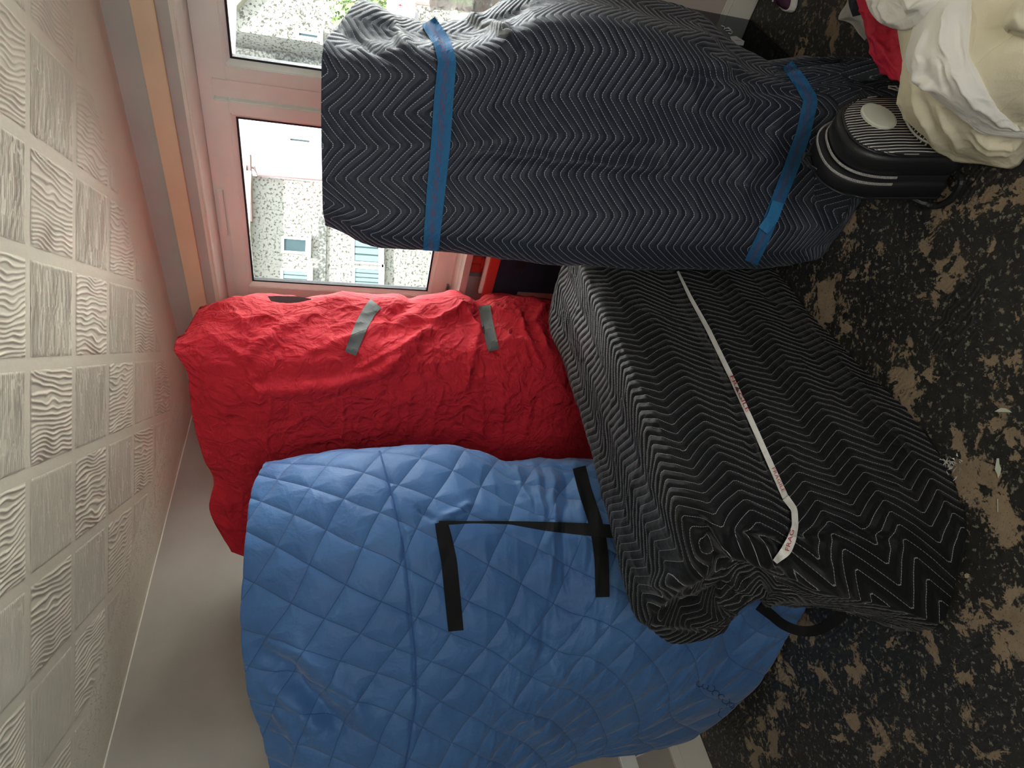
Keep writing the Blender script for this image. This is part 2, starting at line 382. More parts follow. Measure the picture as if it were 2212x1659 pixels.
def ceil_mat():
    n = NT('cream_ceiling_plaster'); co = n.a('ShaderNodeTexCoord').outputs['Object']
    vo = n.a('ShaderNodeTexVoronoi', feature='DISTANCE_TO_EDGE'); nz = n.noise(co, 6, 3)
    q = n.a('ShaderNodeVectorMath', {0: co, 1: nz.outputs[1]}, operation='ADD'); n.set(vo.inputs['Vector'], q); vo.inputs['Scale'].default_value = 13
    # crow's-foot crackle only in the border band beside the left wall
    sx = n.a('ShaderNodeSeparateXYZ', {0: co})
    dist = n.math('ADD', n.math('ADD', n.math('MULTIPLY', sx.outputs[0], float(N2[0])), n.math('MULTIPLY', sx.outputs[1], float(N2[1]))), float(-(C2[:2]@N2[:2])))
    band = n.math('MULTIPLY', n.math('LESS_THAN', dist, .34), n.math('GREATER_THAN', dist, .02))
    ck = n.math('MULTIPLY', n.step(vo.outputs['Distance'], .05, 0.0), band)
    ck = n.math('MULTIPLY', ck, n.step(n.noise(co, 22, 3).outputs[0], .42, .55))
    n.bump(n.math('ADD', n.math('MULTIPLY', ck, 1.5), n.math('MULTIPLY', n.noise(co, 45, 4).outputs[0], .35)), .7, .003)
    return n.base((*srgb(226, 221, 202), 1), .75)
M['ceiling'] = ceil_mat()
M['relief'] = plain('cream_textured_plaster', srgb(226, 221, 202), .7, .12, 150)
ceiling = boxobj('ceiling', (-6.6, -2.7, CZ), (12, 0, 0), (0, 8.3, 0), (0, 0, .05), M['ceiling'], kind='structure')
# square relief patches in a chequer of wood-grain and combed plaster
rot = math.atan2(-.051, 1)
gx = np.array([math.cos(rot), math.sin(rot)]); gy = np.array([-math.sin(rot), math.cos(rot)])
G0 = np.array([.32, 2.027])-gx*.0       # a lattice crossing (gap centre)
PX, PY, GAPX, GAPY = .2965, .326, .036, .032
def patch_h(kind, u, v, seed):
    if kind == 0:      # flowing wood grain running along v
        wq = (fbm(u*7+seed*5, v*5+seed, 3)-.5)*.075+(fbm(u*14+seed, v*9+seed*3, 2)-.5)*.03
        ph = (u+wq)/.0165*2*math.pi; h = np.maximum(0, np.cos(ph))**1.5*.0034
        return h*(.4+.9*fbm(u*30+seed, v*12, 2))
    wq = (fbm(u*25+seed, v*4, 2)-.5)*.012
    h = np.maximum(0, np.cos((v+wq)/.0105*2*math.pi))*.0021
    return h*(vn(u*26+seed*9, v*118) > .22)*(.55+.8*vn(u*18, v*110+seed))
NXr, NYr = 84, 96
def patch_mesh(kind, seed, inside=None):
    u = np.linspace(0, PX-GAPX, NXr); v = np.linspace(0, PY-GAPY, NYr); U_, V_ = np.meshgrid(u, v)
    h = patch_h(kind, U_, V_, seed)+.0006
    edge = np.minimum(np.minimum(U_, PX-GAPX-U_), np.minimum(V_, PY-GAPY-V_))+ (fbm(U_*60, V_*60, 2)-.5)*.006
    h = h*np.clip(edge/.006, 0, 1)
    h[0, :] = h[-1, :] = 0; h[:, 0] = h[:, -1] = 0
    P = np.stack([U_, V_, -h], -1).reshape(-1, 3); ii = np.arange(NXr*NYr).reshape(NYr, NXr)
    Fq = np.stack([ii[:-1, :-1].ravel(), ii[1:, :-1].ravel(), ii[1:, 1:].ravel(), ii[:-1, 1:].ravel()], 1)
    if inside is not None:
        c = P[Fq].mean(axis=1); Fq = Fq[inside(c[:, 0], c[:, 1])]
        if len(Fq) < 60: return None
        us = np.unique(Fq); mp = np.full(len(P), -1); mp[us] = np.arange(len(us)); P = P[us]; Fq = mp[Fq]
    me = pyd('textured_patch', P, Fq.tolist()); me.materials.append(M['relief']); me.polygons.foreach_set('use_smooth', [True]*len(me.polygons)); return me
variants = {(k, s): patch_mesh(k, s) for k in (0, 1) for s in (0, 1, 2)}
def ins(x, y):
    p = np.stack([x, y], -1)
    return ((p-A0[:2])@N1[:2] > .30) & ((p-C2[:2])@N2[:2] > .37)
for i in range(-6, 5):
    for j in range(-4, 5):
        o2 = G0+gx*(i*PX+GAPX/2)+gy*(j*PY+GAPY/2)
        w_, h_ = PX-GAPX, PY-GAPY
        cs = np.array([o2, o2+gx*w_, o2+gy*h_, o2+gx*w_+gy*h_]); k = ins(cs[:, 0], cs[:, 1])
        kind = (i+j) % 2; sd = (i*3+j*5) % 3
        if not k.any() or o2[1] < 1.1: continue
        if k.all(): me = variants[(kind, sd)]
        else:
            me = patch_mesh(kind, sd, lambda a, b, o2=o2: ins(o2[0]+gx[0]*a+gy[0]*b, o2[1]+gx[1]*a+gy[1]*b))
            if me is None: continue
        ob = link('textured_patch', me, None, ceiling); ob.location = (o2[0], o2[1], CZ-.0008); ob.rotation_euler = (0, 0, rot)

# ---- window wall
T_ = .12
def wbox(name, s0, s1, o0, o1, z0, z1, mat, parent=None, bevel=0, **k):
    return boxobj(name, W(s0, o0, z0), D1*(s1-s0), N1*(o1-o0), Zv*(z1-z0), mat, parent, bevel, **k)
WS0, WS1, WZ0, WZ1 = -1.50, 1.56, .975, 2.165
SEND = SC+.25
bm = bmesh.new()
def wb(bm, s0, s1, o0, o1, z0, z1): bx(bm, W(s0, o0, z0), D1*(s1-s0), N1*(o1-o0), Zv*(z1-z0))
wb(bm, SR, SEND, LOFF-T_-.08, LOFF, 0, WZ0)
wb(bm, WS1, SEND, LOFF-T_-.08, LOFF, WZ0, CZ)
wb(bm, SR, WS0, LOFF-T_-.08, LOFF, WZ0, CZ)
wb(bm, SR, SEND, LOFF-T_-.08, LOFF-.06, WZ1+.012, CZ)
wall_r = link('wall_right', fin(bm, 'wall_right'), M['pinked_grey'], kind='structure')
wbox('trim_1', SR, SC+.05, LOFF-.06, 0, 2.18, CZ, M['taupe'], kind='structure')          # boxed header over the window
bat = wbox('trim_2', SR, SC+.03, 0.0, .022, 2.228, 2.303, M['pine'], bevel=.002, kind='structure')
wbox('trim_3', SR, SC+.02, -.006, .004, 2.174, 2.186, M['white_paint'], kind='structure')
# white soffit of the recess
wbox('trim_4', WS0, WS1+.02, FR-.06, -.006, WZ1+.002, WZ1+.014, M['white_paint'], kind='structure')
wbox('trim_5', WS1, WS1+.012, FR-.04, LOFF+.001, WZ0, WZ1, M['white_paint'], kind='structure')
# sill
wbox('trim_6', WS0, WS1+.03, FR-.02, -.06, WZ0-.02, WZ0+.004, M['white_paint'], kind='structure')
wbox('trim_7', WS0-.05, WS1+.06, -.06, .035, WZ0-.028, WZ0+.006, M['pinked_grey'], bevel=.003, kind='structure')

def glass_mat():
    n = NT('window_glass'); g = n.a('ShaderNodeBsdfGlossy', {'Roughness': .02}); t = n.a('ShaderNodeBsdfTransparent', {'Color': (.97, .985, .98, 1)})
    fr = n.a('ShaderNodeFresnel', {'IOR': 1.35}); mx = n.a('ShaderNodeMixShader', {0: fr, 1: t, 2: g}); n.t.links.new(mx.outputs[0], n.n['Material Output'].inputs[0]); return n.m
M['glass'] = glass_mat()
win = empty('window_1', W(.8, FR, WZ0), kind='structure')
_pl.size = 3.06; _pl.size_y = 1.15; _pm = Matrix((tuple(D1), tuple(np.cross(-N1, D1)), tuple(-N1))).transposed().to_4x4(); _po.matrix_world = Matrix.Translation(Vector(W((WS0+WS1)/2, FR-.10, (WZ0+WZ1)/2))) @ _pm
def frame_part(name, segs, mat, parent, bevel=.004, **k):
    bm = bmesh.new()
    for s in segs: wb(bm, *s)
    return link(name, fin(bm, name, bevel, 2), mat, parent, **k)
fo, fi = FR, FR-.06
frame_part('frame', [(WS0, WS1, fi, fo, WZ1-.055, WZ1), (WS0, WS1, fi, fo, WZ0, WZ0+.05), (WS1-.05, WS1, fi, fo, WZ0+.05, WZ1-.055),
                     (.325, .405, fi, fo+.004, WZ0+.05, WZ1-.055), (-.88, -.80, fi, fo+.004, WZ0+.05, WZ1-.055), (WS0, WS0+.05, fi, fo, WZ0+.05, WZ1-.055)], M['white_upvc'], win)
def sash(s0, s1, tilt=0.0):
    z0, z1 = WZ0+.046, WZ1-.05; r = .062
    so = FR+.016; sb = FR-.045
    o = frame_part('sash', [(s0, s1, sb, so, z1-r, z1), (s0, s1, sb, so, z0, z0+r), (s0, s0+r, sb, so, z0+r, z1-r), (s1-r, s1, sb, so, z0+r, z1-r)], M['white_upvc'], win)
    # bevelled glazing bead, gasket and pane
    b = .018; q0, q1, y0, y1 = s0+r, s1-r, z0+r, z1-r
    V = []; F = []
    for (a, c, off) in ((0, 0, so-.004), (b, b, so-.022), (b, b, sb+.01), (0, 0, sb+.01)):
        for (s, z) in ((q0+a, y0+a), (q1-a, y0+a), (q1-a, y1-a), (q0+a, y1-a)): V.append(W(s, off, z))
    for k in range(4):
        for j in range(4):
            F.append((k*4+j, k*4+(j+1) % 4, ((k+1) % 4)*4+(j+1) % 4, ((k+1) % 4)*4+j))
    link('glazing_bead', pyd('bead', V, F), M['white_upvc'], o)
    g = b; bm = bmesh.new(); t = .009
    for s in ((q0+g, q1-g, y0+g, y0+g+t), (q0+g, q1-g, y1-g-t, y1-g), (q0+g, q0+g+t, y0+g+t, y1-g-t), (q1-g-t, q1-g, y0+g+t, y1-g-t)):
        wb(bm, s[0], s[1], so-.045, so-.021, s[2], s[3])
    link('gasket', fin(bm, 'gasket'), M['gasket'], o)
    wbox('pane', q0+g+.001, q1-g-.001, so-.040, so-.034, y0+g+.001, y1-g-.001, M['glass'], o)
    return o
for s0, s1 in ((.41, 1.512), (-.795, .32), (-1.455, -.885)): sash(s0, s1)
v0 = .80
wbox('trickle_vent', .86, 1.12, FR, FR+.022, WZ1-.042, WZ1-.018, M['white_upvc'], win, bevel=.003)
wbox('hinge', 1.36, 1.44, FR+.0, FR+.018, WZ0+.012, WZ0+.026, plain('steel', (.3, .3, .3), .3, Metallic=1.0), win)
wbox('hinge_pad', 1.40, 1.44, FR+.018, FR+.026, WZ0+.008, WZ0+.03, plain('yellow_green_plastic', (.55, .6, .05), .5), win)

# ---- left wall and walls behind the camera
bm = bmesh.new(); bx(bm, W2(S2C+.35, -.12, 0), -D2*9.4, N2*.12, Zv*CZ); wall_l = link('wall_left', fin(bm, 'wall_left'), M['grey_wall'], kind='structure')
M['backwall'] = plain('pale_back_wall_paint', srgb(215, 210, 200), .8)
boxobj('wall_back', (-6.6, -2.7, 0), (12, 0, 0), (0, .1, 0), (0, 0, CZ), M['backwall'], kind='structure')
boxobj('wall_near_right', W(SR, -.4, 0), N1*.0+np.array([.1, .05, 0]), np.array([0.9, -2.6, 0]), Zv*CZ, M['backwall'], kind='structure')
# hairline of plaster where the ceiling meets the left wall
link('trim_8', tube_me('trim', [W2(S2C, .0, CZ)+np.array([0, 0, -.002])+N2*.002*math.sin(i*1.7) - D2*(i*.1) for i in range(30)], .0035, 6), M['white_paint'], kind='structure')
# baseboards
bbl = boxobj('baseboard_left', W2(S2C, 0, 0), -D2*4.5, N2*.016, Zv*.125, M['white_paint'], bevel=.002, kind='structure')
boxobj('moulding', W2(S2C, 0, .127), -D2*4.5, N2*.024, Zv*.040, M['white_paint'], bbl, bevel=.004)
bbr = boxobj('baseboard_right', W(SR, LOFF, 0), D1*(SC-SR+.1), N1*.018, Zv*.10, M['white_paint'], bevel=.003, kind='structure')
boxobj('moulding', W(SR, LOFF, .10), D1*(SC-SR+.1), N1*.012, Zv*.028, M['white_paint'], bbr, bevel=.004)
# junction box and cable on the left wall
pj = onpl(1352, 1643, C2, N2); s_j = (pj-C2)@D2; pj[2]
jb = empty('junction_box', W2(s_j, 0, pj[2]), label='small white plastic wall box with a thin cable above the skirting board', cat='electrical box')
boxobj('housing', W2(s_j-.05, .001, pj[2]-.037), D2*.07, N2*.03, Zv*.072, M['white_upvc'], jb, bevel=.005)
cb = [W2(s_j-.0, .02, pj[2]-.03), W2(s_j+.01, .012, pj[2]-.06), W2(s_j+.02, .008, pj[2]-.10), W2(s_j+.045, .006, pj[2]-.125), W2(s_j+.07, .006, pj[2]-.135), W2(s_j+.09, .006, pj[2]-.14)]
link('cable', tube_me('cable', cb, .003), M['white_upvc'], jb)

# ================================================================== OUTSIDE
M['dash'] = None
def dash_mat(name, c1, c2, thr):
    n = NT(name); co = n.a('ShaderNodeTexCoord').outputs['Object']; nz = n.noise(co, 14, 4, .7)
    f = n.step(nz.outputs[0], thr, thr+.05); n.b.inputs['Specular IOR Level'].default_value = .05; return n.base(n.mix(f, (*c1, 1), (*c2, 1)), .95)
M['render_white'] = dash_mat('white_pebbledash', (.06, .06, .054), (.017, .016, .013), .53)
M['dash_shade_ledge'] = dash_mat('shaded_dash_and_ledge', (.045, .047, .044), (.02, .02, .018), .47)  # darker pebbledash copy, shade put into its colour; also used for the ledge
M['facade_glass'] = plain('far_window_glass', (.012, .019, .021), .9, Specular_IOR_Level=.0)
M['white_out'] = plain('white_outside_paint', (.2, .2, .195), .5)
M['brown_pipe'] = plain('brown_plastic_pipe', (.035, .016, .014), .4)
M['cream_out'] = plain('cream_soffit_paint', (.08, .076, .056), .6)
M['tiles'] = plain('grey_roof_tiles', (.02, .018, .016), .8)
M['lawn'] = plain('pale_lawn', (.05, .065, .028), .9, .3, 30); M['reflector'] = plain('pale_ground_reflector', (.58, .56, .52), .9)
boxobj('outside_ground', (-25, 5.2, -1.75), (70, 0, 0), (0, 60, 0), (0, 0, .1), M['lawn'], kind='structure')
boxobj('outside_reflector', (-6, 2.9, -1.66), (22, 0, 0), (0, 11, 0), (0, 0, .03), M['reflector'], kind='structure')  # added pale slab, out of view, bounces sunlight up to the ceiling
house = empty('neighbour_house', (6, 20, -1.65), label='white pebbledashed house across the street seen through the window', cat='house')
YF = 20.0
def fp(x, y, Yd=YF): return atY(x, y, Yd)
def fbox(name, x0, x1, y0, y1, Yd, depth, mat, parent, **k):
    """block of the facade between heights/widths taken at (x,y) pairs on the facade plane"""
    a = fp(x0, y0, Yd); b = fp(x1, y1, Yd); xa, xb = sorted((a[0], b[0])); za, zb = sorted((a[2], b[2]))
    return boxobj(name, (xa, Yd, za), (xb-xa, 0, 0), (0, depth, 0), (0, 0, zb-za), mat, parent, **k)
zt = fp(545, 450)[2]; xl = fp(600, 660)[0]; xr = fp(600, -700)[0]; x_mid = fp(600, 385)[0]
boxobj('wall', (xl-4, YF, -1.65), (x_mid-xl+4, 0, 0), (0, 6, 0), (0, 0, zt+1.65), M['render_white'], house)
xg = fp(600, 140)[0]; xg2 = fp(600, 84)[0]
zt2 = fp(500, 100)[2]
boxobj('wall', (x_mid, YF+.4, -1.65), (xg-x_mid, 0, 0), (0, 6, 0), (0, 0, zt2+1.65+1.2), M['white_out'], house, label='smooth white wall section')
boxobj('wall', (xg, YF+.8, -1.65), (xg2-xg, 0, 0), (0, 6, 0), (0, 0, zt2+1.65+1.2), M['dash_shade_ledge'], house, label='pebbledashed wall section in shade, shade painted grey')
# gable on the right, verge climbing to the right
g0 = fp(496, 46); g1 = fp(578, -40); 
bm = bmesh.new(); pr = [(xg2, -1.65), (xr, -1.65), (xr, fp(640, -700)[2]), (g1[0], g1[2]), (g0[0], g0[2]), (xg2, g0[2]+.1)]
f0 = [bm.verts.new((x, YF-.1, z)) for x, z in pr]; f1 = [bm.verts.new((x, YF+6, z)) for x, z in pr]
bm.faces.new(f0); bm.faces.new(f1[::-1])
for i in range(len(pr)): bm.faces.new((f0[i], f1[i], f1[(i+1) % 6], f0[(i+1) % 6]))
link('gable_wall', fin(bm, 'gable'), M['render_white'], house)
dv = (g1-g0); dv[1] = 0; L_ = np.linalg.norm(dv); dv /= L_; nv_ = np.array([-dv[2], 0, dv[0]])
if nv_[2] < 0: nv_ = -nv_
boxobj('verge_board', g0-dv*.6+np.array([0, -.35, 0]), dv*(L_+8), (0, .3, 0), nv_*.20, M['cream_out'], house)
boxobj('verge_tiles', g0-dv*.6+nv_*.42+np.array([0, -.45, 0]), dv*(L_+8), (0, 6, 0), nv_*.09, M['tiles'], house)
boxobj('eaves_board', (xl-4, YF-.45, zt), (x_mid-xl+4, 0, 0), (0, .5, 0), (0, 0, .22), M['cream_out'], house)
boxobj('roof', (xl-4, YF-.5, zt+.2), (x_mid-xl+4.2, 0, 0), (0, 3.2, 1.7), (0, -.05, .15), M['tiles'], house)
boxobj('ledge', (xl-4, YF-.06, fp(697, 520)[2]-.10), (x_mid-xl+3, 0, 0), (0, .08, 0), (0, 0, .22), M['dash_shade_ledge'], house, label='greenish grey ledge band between the storeys')
def far_window(x0, x1, y0, y1, n=1, blinds=False, Yd=YF):
    a = fp(x0, y0, Yd); b = fp(x1, y1, Yd); xa, xb = sorted((a[0], b[0])); za, zb = sorted((a[2], b[2])); t = .07
    bm = bmesh.new()
    for (p, q, r_, s) in ((xa-t, xb+t, zb, zb+t), (xa-t, xb+t, za-t, za), (xa-t, xa, za, zb), (xb, xb+t, za, zb)): bx(bm, (p, Yd-.05, r_), (q-p, 0, 0), (0, .12, 0), (0, 0, s-r_))
    f = link('window', fin(bm, 'fw'), M['white_out'], house)
    boxobj('pane', (xa, Yd-.02, za), (xb-xa, 0, 0), (0, .02, 0), (0, 0, zb-za), M['facade_glass'], f)
    if blinds:
        m = 6; w_ = (xb-xa)/m
        for i in range(m): boxobj('blind_slat', (xa+w_*i+.02, Yd-.035, za), (w_*.78, 0, 0), (0, .012, 0), (0, 0, zb-za), plain('pale_blind', (.04, .055, .055), .9, Specular_IOR_Level=.0) if i == 0 and 'pb' not in M else M.get('pb', M['white_out']), f)
    boxobj('sill', (xa-.15, Yd-.16, za-t-.08), (xb-xa+.3, 0, 0), (0, .16, 0), (0, 0, .08), M['white_out'], f)
M['pb'] = plain('pale_blind', (.04, .055, .055), .9, Specular_IOR_Level=.0)
far_window(646, 686, 72, 84, Yd=YF-.1); far_window(627, 669, 300, 309, Yd=YF+.4); far_window(614, 660, 516, 545); far_window(612, 663, 585, 640, blinds=True)
far_window(767, 817, 470, 568, blinds=True); far_window(767, 817, 580, 640, blinds=True)
pp = [fp(x, y, YF-.12) for x, y in ((538, 352), (536, 362), (549, 362), (556, 377), (700, 388), (900, 402))]
link('drain_pipe', tube_me('pipe', pp, .045), M['brown_pipe'], house)
link('gutter', tube_me('gutter', [fp(537, 335, YF-.3), fp(541, 480, YF-.3)+np.array([0, 0, 0])], .08), M['brown_pipe'], house)
# hedge / shrub seen past the right of the house
def leaf_mat():
    n = NT('bright_green_leaves'); co = n.a('ShaderNodeTexCoord').outputs['Object']
    return n.base(n.mix(n.noise(co, 3).outputs[0], (.03, .06, .01, 1), (.08, .12, .03, 1)), .6)
M['leaf'] = leaf_mat()
sh = empty('garden_shrub', atY(800, -30, 12)-np.array([0, 0, 2.2]), label='bright green leafy shrub behind the black wrapped item in the window', cat='shrub')
V = []; F = []; cS = atY(770, -25, 12); 
for i in range(2600):
    d = rng.normal(size=3); d /= np.linalg.norm(d); p = cS+d*np.array([.75, .6, .62])*rng.rand()**.4; a = rng.normal(size=3); a /= np.linalg.norm(a); b = np.cross(a, d); b /= np.linalg.norm(b)
    s = .035+.03*rng.rand(); k = len(V); V += [p-a*s*1.5, p+b*s*.6, p+a*s*1.5, p-b*s*.6]; F.append((k, k+1, k+2, k+3))
link('foliage', pyd('foliage', V, F), M['leaf'], sh, kind='stuff')
link('stem', tube_me('stem', [cS-np.array([0, 0, 2.6]), cS-np.array([.05, 0, .8]), cS], .05), M['brown_pipe'], sh)
# parked white vehicle
car = empty('parked_car', atY(1000, -40, 9), label='white parked car with a red tail light seen low through the window', cat='car')
M['car'] = plain('white_car_paint', (.12, .12, .12), .25, Coat_Weight=.5)
a = atY(858, 25, 9); 
def cbox(n, x0, x1, y0, y1, Yd, dp, m, par, bv=.02):
    p = atY(x0, y0, Yd); q = atY(x1, y1, Yd); xa, xb = sorted((p[0], q[0])); za, zb = sorted((p[2], q[2]))
    return boxobj(n, (xa, Yd, za), (xb-xa, 0, 0), (0, dp, 0), (0, 0, zb-za), m, par, bevel=bv)
cbox('body', 852, 900, 36, -260, 9, 1.6, M['car'], car, .05); cbox('tail_light', 860, 870, 12, -8, 8.97, .08, plain('red_lens', (.5, .01, .015), .2), car)
cbox('bumper', 872, 902, 32, -200, 8.9, .2, M['car'], car, .03); cbox('wheel', 882, 905, 42, 15, 9.15, .25, M['gasket'], car, .05)

# ================================================================== WRAPPED ITEMS
PF = vplane((.45, 1.96), (.93, 1.73))
def quilt_disp(P_, A_, sp_, off, swap, amp=.0022, wamp=.012, wsc=4.0):
    def f(u, v, Q):
        a, b = (v, u) if swap else (u, v)
        return amp*chev(a, b, P_, A_, sp_, off)+wamp*(fbm(u*wsc, v*wsc, 3)-.5)+.006*(ridge(u*9, v*9, 2)-.5)
    return f
# ---- tall black wrapped cabinet
tall = empty('wrapped_cabinet', (.85, 2.0, 0), label='tall cabinet wrapped in a black chevron-stitched moving blanket with two blue straps', cat='wrapped furniture')
def rowT(xs, ys, eY=1.75):
    out = []; e = ys[2]
    for i, (x, y) in enumerate(zip(xs, ys)):
        if i < 2: Yd = eY+(.13, .26)[1-i]*1.0+(.0)
        else:
            Yd = eY+.000506*(y-130)
        if i == 3: Yd -= .012
        if i == len(ys)-1: Yd += .07
        out.append(atY(x, y, Yd))
    out.insert(0, out[0]+np.array([.03, .14, 0])); out.append(atY(xs[-1]-1, ys[-1]-10, out and 2.13))
    return out
TR = [((775, 735, 697, 694, 694, 696, 698, 703), (5, 50, 110, 200, 300, 400, 465, 486)),
      ((800, 760, 725, 722, 722, 722, 728, 735), (4, 60, 125, 210, 300, 400, 470, 500)),
      ((850, 828, 800, 800, 800, 800, 800, 800), (30, 80, 128, 215, 310, 410, 500, 529)),
      ((888, 885, 880, 880, 880, 880, 880, 880), (40, 82, 128, 215, 310, 410, 510, 539)),
      ((934, 948, 966, 962, 956, 948, 940, 936), (52, 88, 131, 220, 310, 410, 510, 539)),
      ((1005, 1012, 1020, 1015, 1012, 1010, 1010, 1010), (42, 82, 130, 215, 310, 410, 515, 549)),
      ((1090, 1095, 1100, 1100, 1100, 1100, 1100, 1100), (0, 40, 92, 190, 300, 410, 520, 560)),
      ((1200, 1200, 1200, 1200, 1200, 1200, 1200, 1200), (-38, 0, 62, 175, 290, 410, 530, 570)),
      ((1310, 1310, 1310, 1310, 1310, 1310, 1310, 1310), (-40, 5, 65, 175, 290, 410, 530, 575)),
      ((1420, 1420, 1420, 1420, 1420, 1420, 1420, 1420), (2, 35, 88, 185, 300, 410, 530, 579)),
      ((1510, 1510, 1510, 1510, 1510, 1510, 1510, 1510), (30, 65, 120, 205, 310, 410, 530, 580)),
      ((1580, 1588, 1600, 1600, 1600, 1600, 1600, 1600), (88, 130, 178, 240, 320, 415, 530, 578)),
      ((1640, 1645, 1660, 1660, 1660, 1660, 1660, 1655), (121, 150, 195, 260, 340, 430, 540, 577)),
      ((1690, 1715, 1757, 1745, 1735, 1725, 1715, 1705), (140, 170, 213, 285, 360, 450, 540, 573))]
rows = [rowT(*r) for r in TR]
ra = [atY(1790, 133, 2.0), atY(1805, 170, 1.9), atY(1830, 212, 1.74), atY(1825, 290, 1.77), atY(1808, 370, 1.82), atY(1790, 450, 1.865), atY(1762, 530, 1.92), atY(1742, 566, 1.97)]
ra.insert(0, ra[0]+np.array([.04, .14, 0])); ra.append(ra[-1]+np.array([.08, .12, 0])); rows.append(ra)
rb = [atz(1860, 124, .12), atz(1870, 165, .07), atz(1890, 212, .05), atz(1900, 290, .02), atz(1878, 370, .01), atz(1846, 445, .01), atz(1800, 520, .01), atz(1765, 560, .01)]
rb.insert(0, rb[0]+np.array([.06, .14, 0])); rb.append(rb[-1]+np.array([.08, .12, 0])); rows.append(rb)
rb = [atz(1955, 128, .04), atz(1955, 170, .02), atz(1945, 215, .01), atz(1925, 285, .006), atz(1893, 365, .006), atz(1856, 440, .006), atz(1806, 515, .006), atz(1768, 558, .006)]
rb.insert(0, rb[0]+np.array([.04, .14, 0])); rb.append(rb[-1]+np.array([.08, .12, 0])); rows.append(rb)
ridgesT = [([(985, 330), (1100, 335), (1250, 350), (1400, 362), (1480, 345)], 14, .016), ([(1250, 335), (1350, 330), (1450, 320)], 20, -.012), ([(1480, 170), (1500, 240), (1600, 330), (1610, 480)], 22, .014),
           ([(1000, 30), (1090, 70), (1130, 110)], 12, .02), ([(780, 20), (850, 60), (900, 120)], 16, .02), ([(740, 60), (800, 100), (860, 140)], 10, -.016), ([(900, 60), (960, 110)], 10, .01),
           ([(1010, 60), (1080, 40), (1150, 5)], 9, -.014), ([(1440, 150), (1530, 170), (1650, 175)], 12, -.014), ([(1545, 110), (1570, 180), (1640, 260)], 14, .012), ([(1600, 190), (1680, 200), (1760, 200)], 12, -.016),
           ([(1790, 150), (1850, 150), (1930, 160)], 14, .03), ([(1820, 180), (1900, 190)], 9, -.02), ([(1690, 240), (1660, 330), (1600, 420)], 16, .012), ([(1490, 60), (1560, 100), (1600, 160)], 12, .014)]
oT, meT = sheet('moving_blanket', rows, 330, 400, M['blackquilt'], tall, quilt_disp(.185, .082, .0275, 0, False), ridgesT, back=((.12, .2, 0), .35))
bvT = bvh_of(meT)
ribbon('strap', bvT, [(925, 46), (955, 90), (966, 131), (958, 220), (952, 310), (942, 410), (934, 500), (931, 542)], [34, 37, 40, 42, 42, 40, 36, 34], M['blue_strap'], tall, lift=.014, n=90, fallback=2.1)
ribbon('strap', bvT, [(1701, 139), (1730, 178), (1752, 216), (1735, 290), (1706, 370), (1678, 440), (1650, 510), (1622, 568)], [26, 30, 32, 32, 32, 30, 30, 30], M['blue_strap'], tall, lift=.008, n=90, fallback=2.0)
ribbon('strap_end', bvT, [(1681, 436), (1670, 470), (1648, 498)], [26, 26, 24], M['blue_tab'], tall, lift=.022, n=14, label='bright blue loose strap end')

# ---- red covered mattress
redi = empty('wrapped_mattress', (-.1, 3.0, 0), label='tall upright mattress in a bright red cotton cover with two grey straps', cat='wrapped furniture')
CY = [3.02, 2.84, 2.72, 2.72, 2.82, 2.94, 3.04, 3.10, 3.2]
RX = [((440, 400, 375, 400, 415, 440, 462, 452, 500), (672, 718, 753, 800, 900, 990, 1043, 1098, 1192)),
      ((490, 465, 435, 450, 475, 500, 522, 520, 540), (643, 690, 756, 825, 915, 1000, 1060, 1120, 1204)),
      ((545, 540, 530, 540, 550, 560, 580, 590, 600), (642, 690, 762, 836, 920, 1005, 1068, 1125, 1205)),
      ((607, 600, 600, 605, 610, 615, 630, 640, 650), (658, 700, 768, 842, 925, 1008, 1070, 1130, 1205)),
      ((665, 660, 660, 660, 665, 670, 680, 690, 700), (653, 700, 765, 842, 925, 1010, 1075, 1130, 1205)),
      ((729, 730, 730, 730, 730, 730, 740, 750, 760), (639, 695, 762, 840, 925, 1010, 1080, 1130, 1205)),
      ((794, 795, 795, 795, 795, 795, 800, 800, 820), (645, 700, 765, 840, 925, 1010, 1080, 1130, 1205)),
      ((850, 850, 850, 850, 850, 850, 850, 860, 880), (645, 700, 765, 840, 925, 1010, 1080, 1130, 1205)),
      ((903, 903, 903, 903, 903, 903, 903, 910, 930), (652, 702, 767, 840, 925, 1010, 1080, 1130, 1205)),
      ((968, 968, 968, 968, 968, 968, 968, 970, 980), (640, 700, 765, 840, 925, 1010, 1080, 1130, 1205)),
      ((1005, 1005, 1005, 1005, 1005, 1005, 1005, 1010, 1020), (640, 698, 762, 838, 925, 1010, 1080, 1130, 1205)),
      ((1040, 1040, 1040, 1040, 1040, 1040, 1040, 1040, 1040), (659, 706, 765, 838, 925, 1010, 1080, 1130, 1205)),
      ((1098, 1100, 1100, 1100, 1100, 1100, 1100, 1100, 1100), (643, 700, 765, 838, 925, 1010, 1080, 1130, 1205)),
      ((1180, 1180, 1180, 1180, 1180, 1180, 1180, 1180, 1180), (650, 705, 765, 838, 925, 1010, 1080, 1130, 1205)),
      ((1280, 1280, 1280, 1280, 1280, 1280, 1280, 1280, 1280), (665, 715, 775, 845, 930, 1010, 1080, 1130, 1205)),
      ((1420, 1420, 1420, 1420, 1420, 1420, 1420, 1420, 1420), (690, 735, 790, 855, 935, 1015, 1080, 1130, 1205))]
rows = []
for xs, ys in RX:
    r = [atY(x, y, Yd) for x, y, Yd in zip(xs, ys, CY)]; r.insert(0, r[0]+np.array([-.01, .09, 0])); rows.append(r)
rows.append([np.array([p[0], p[1], .006]) for p in rows[-1]])
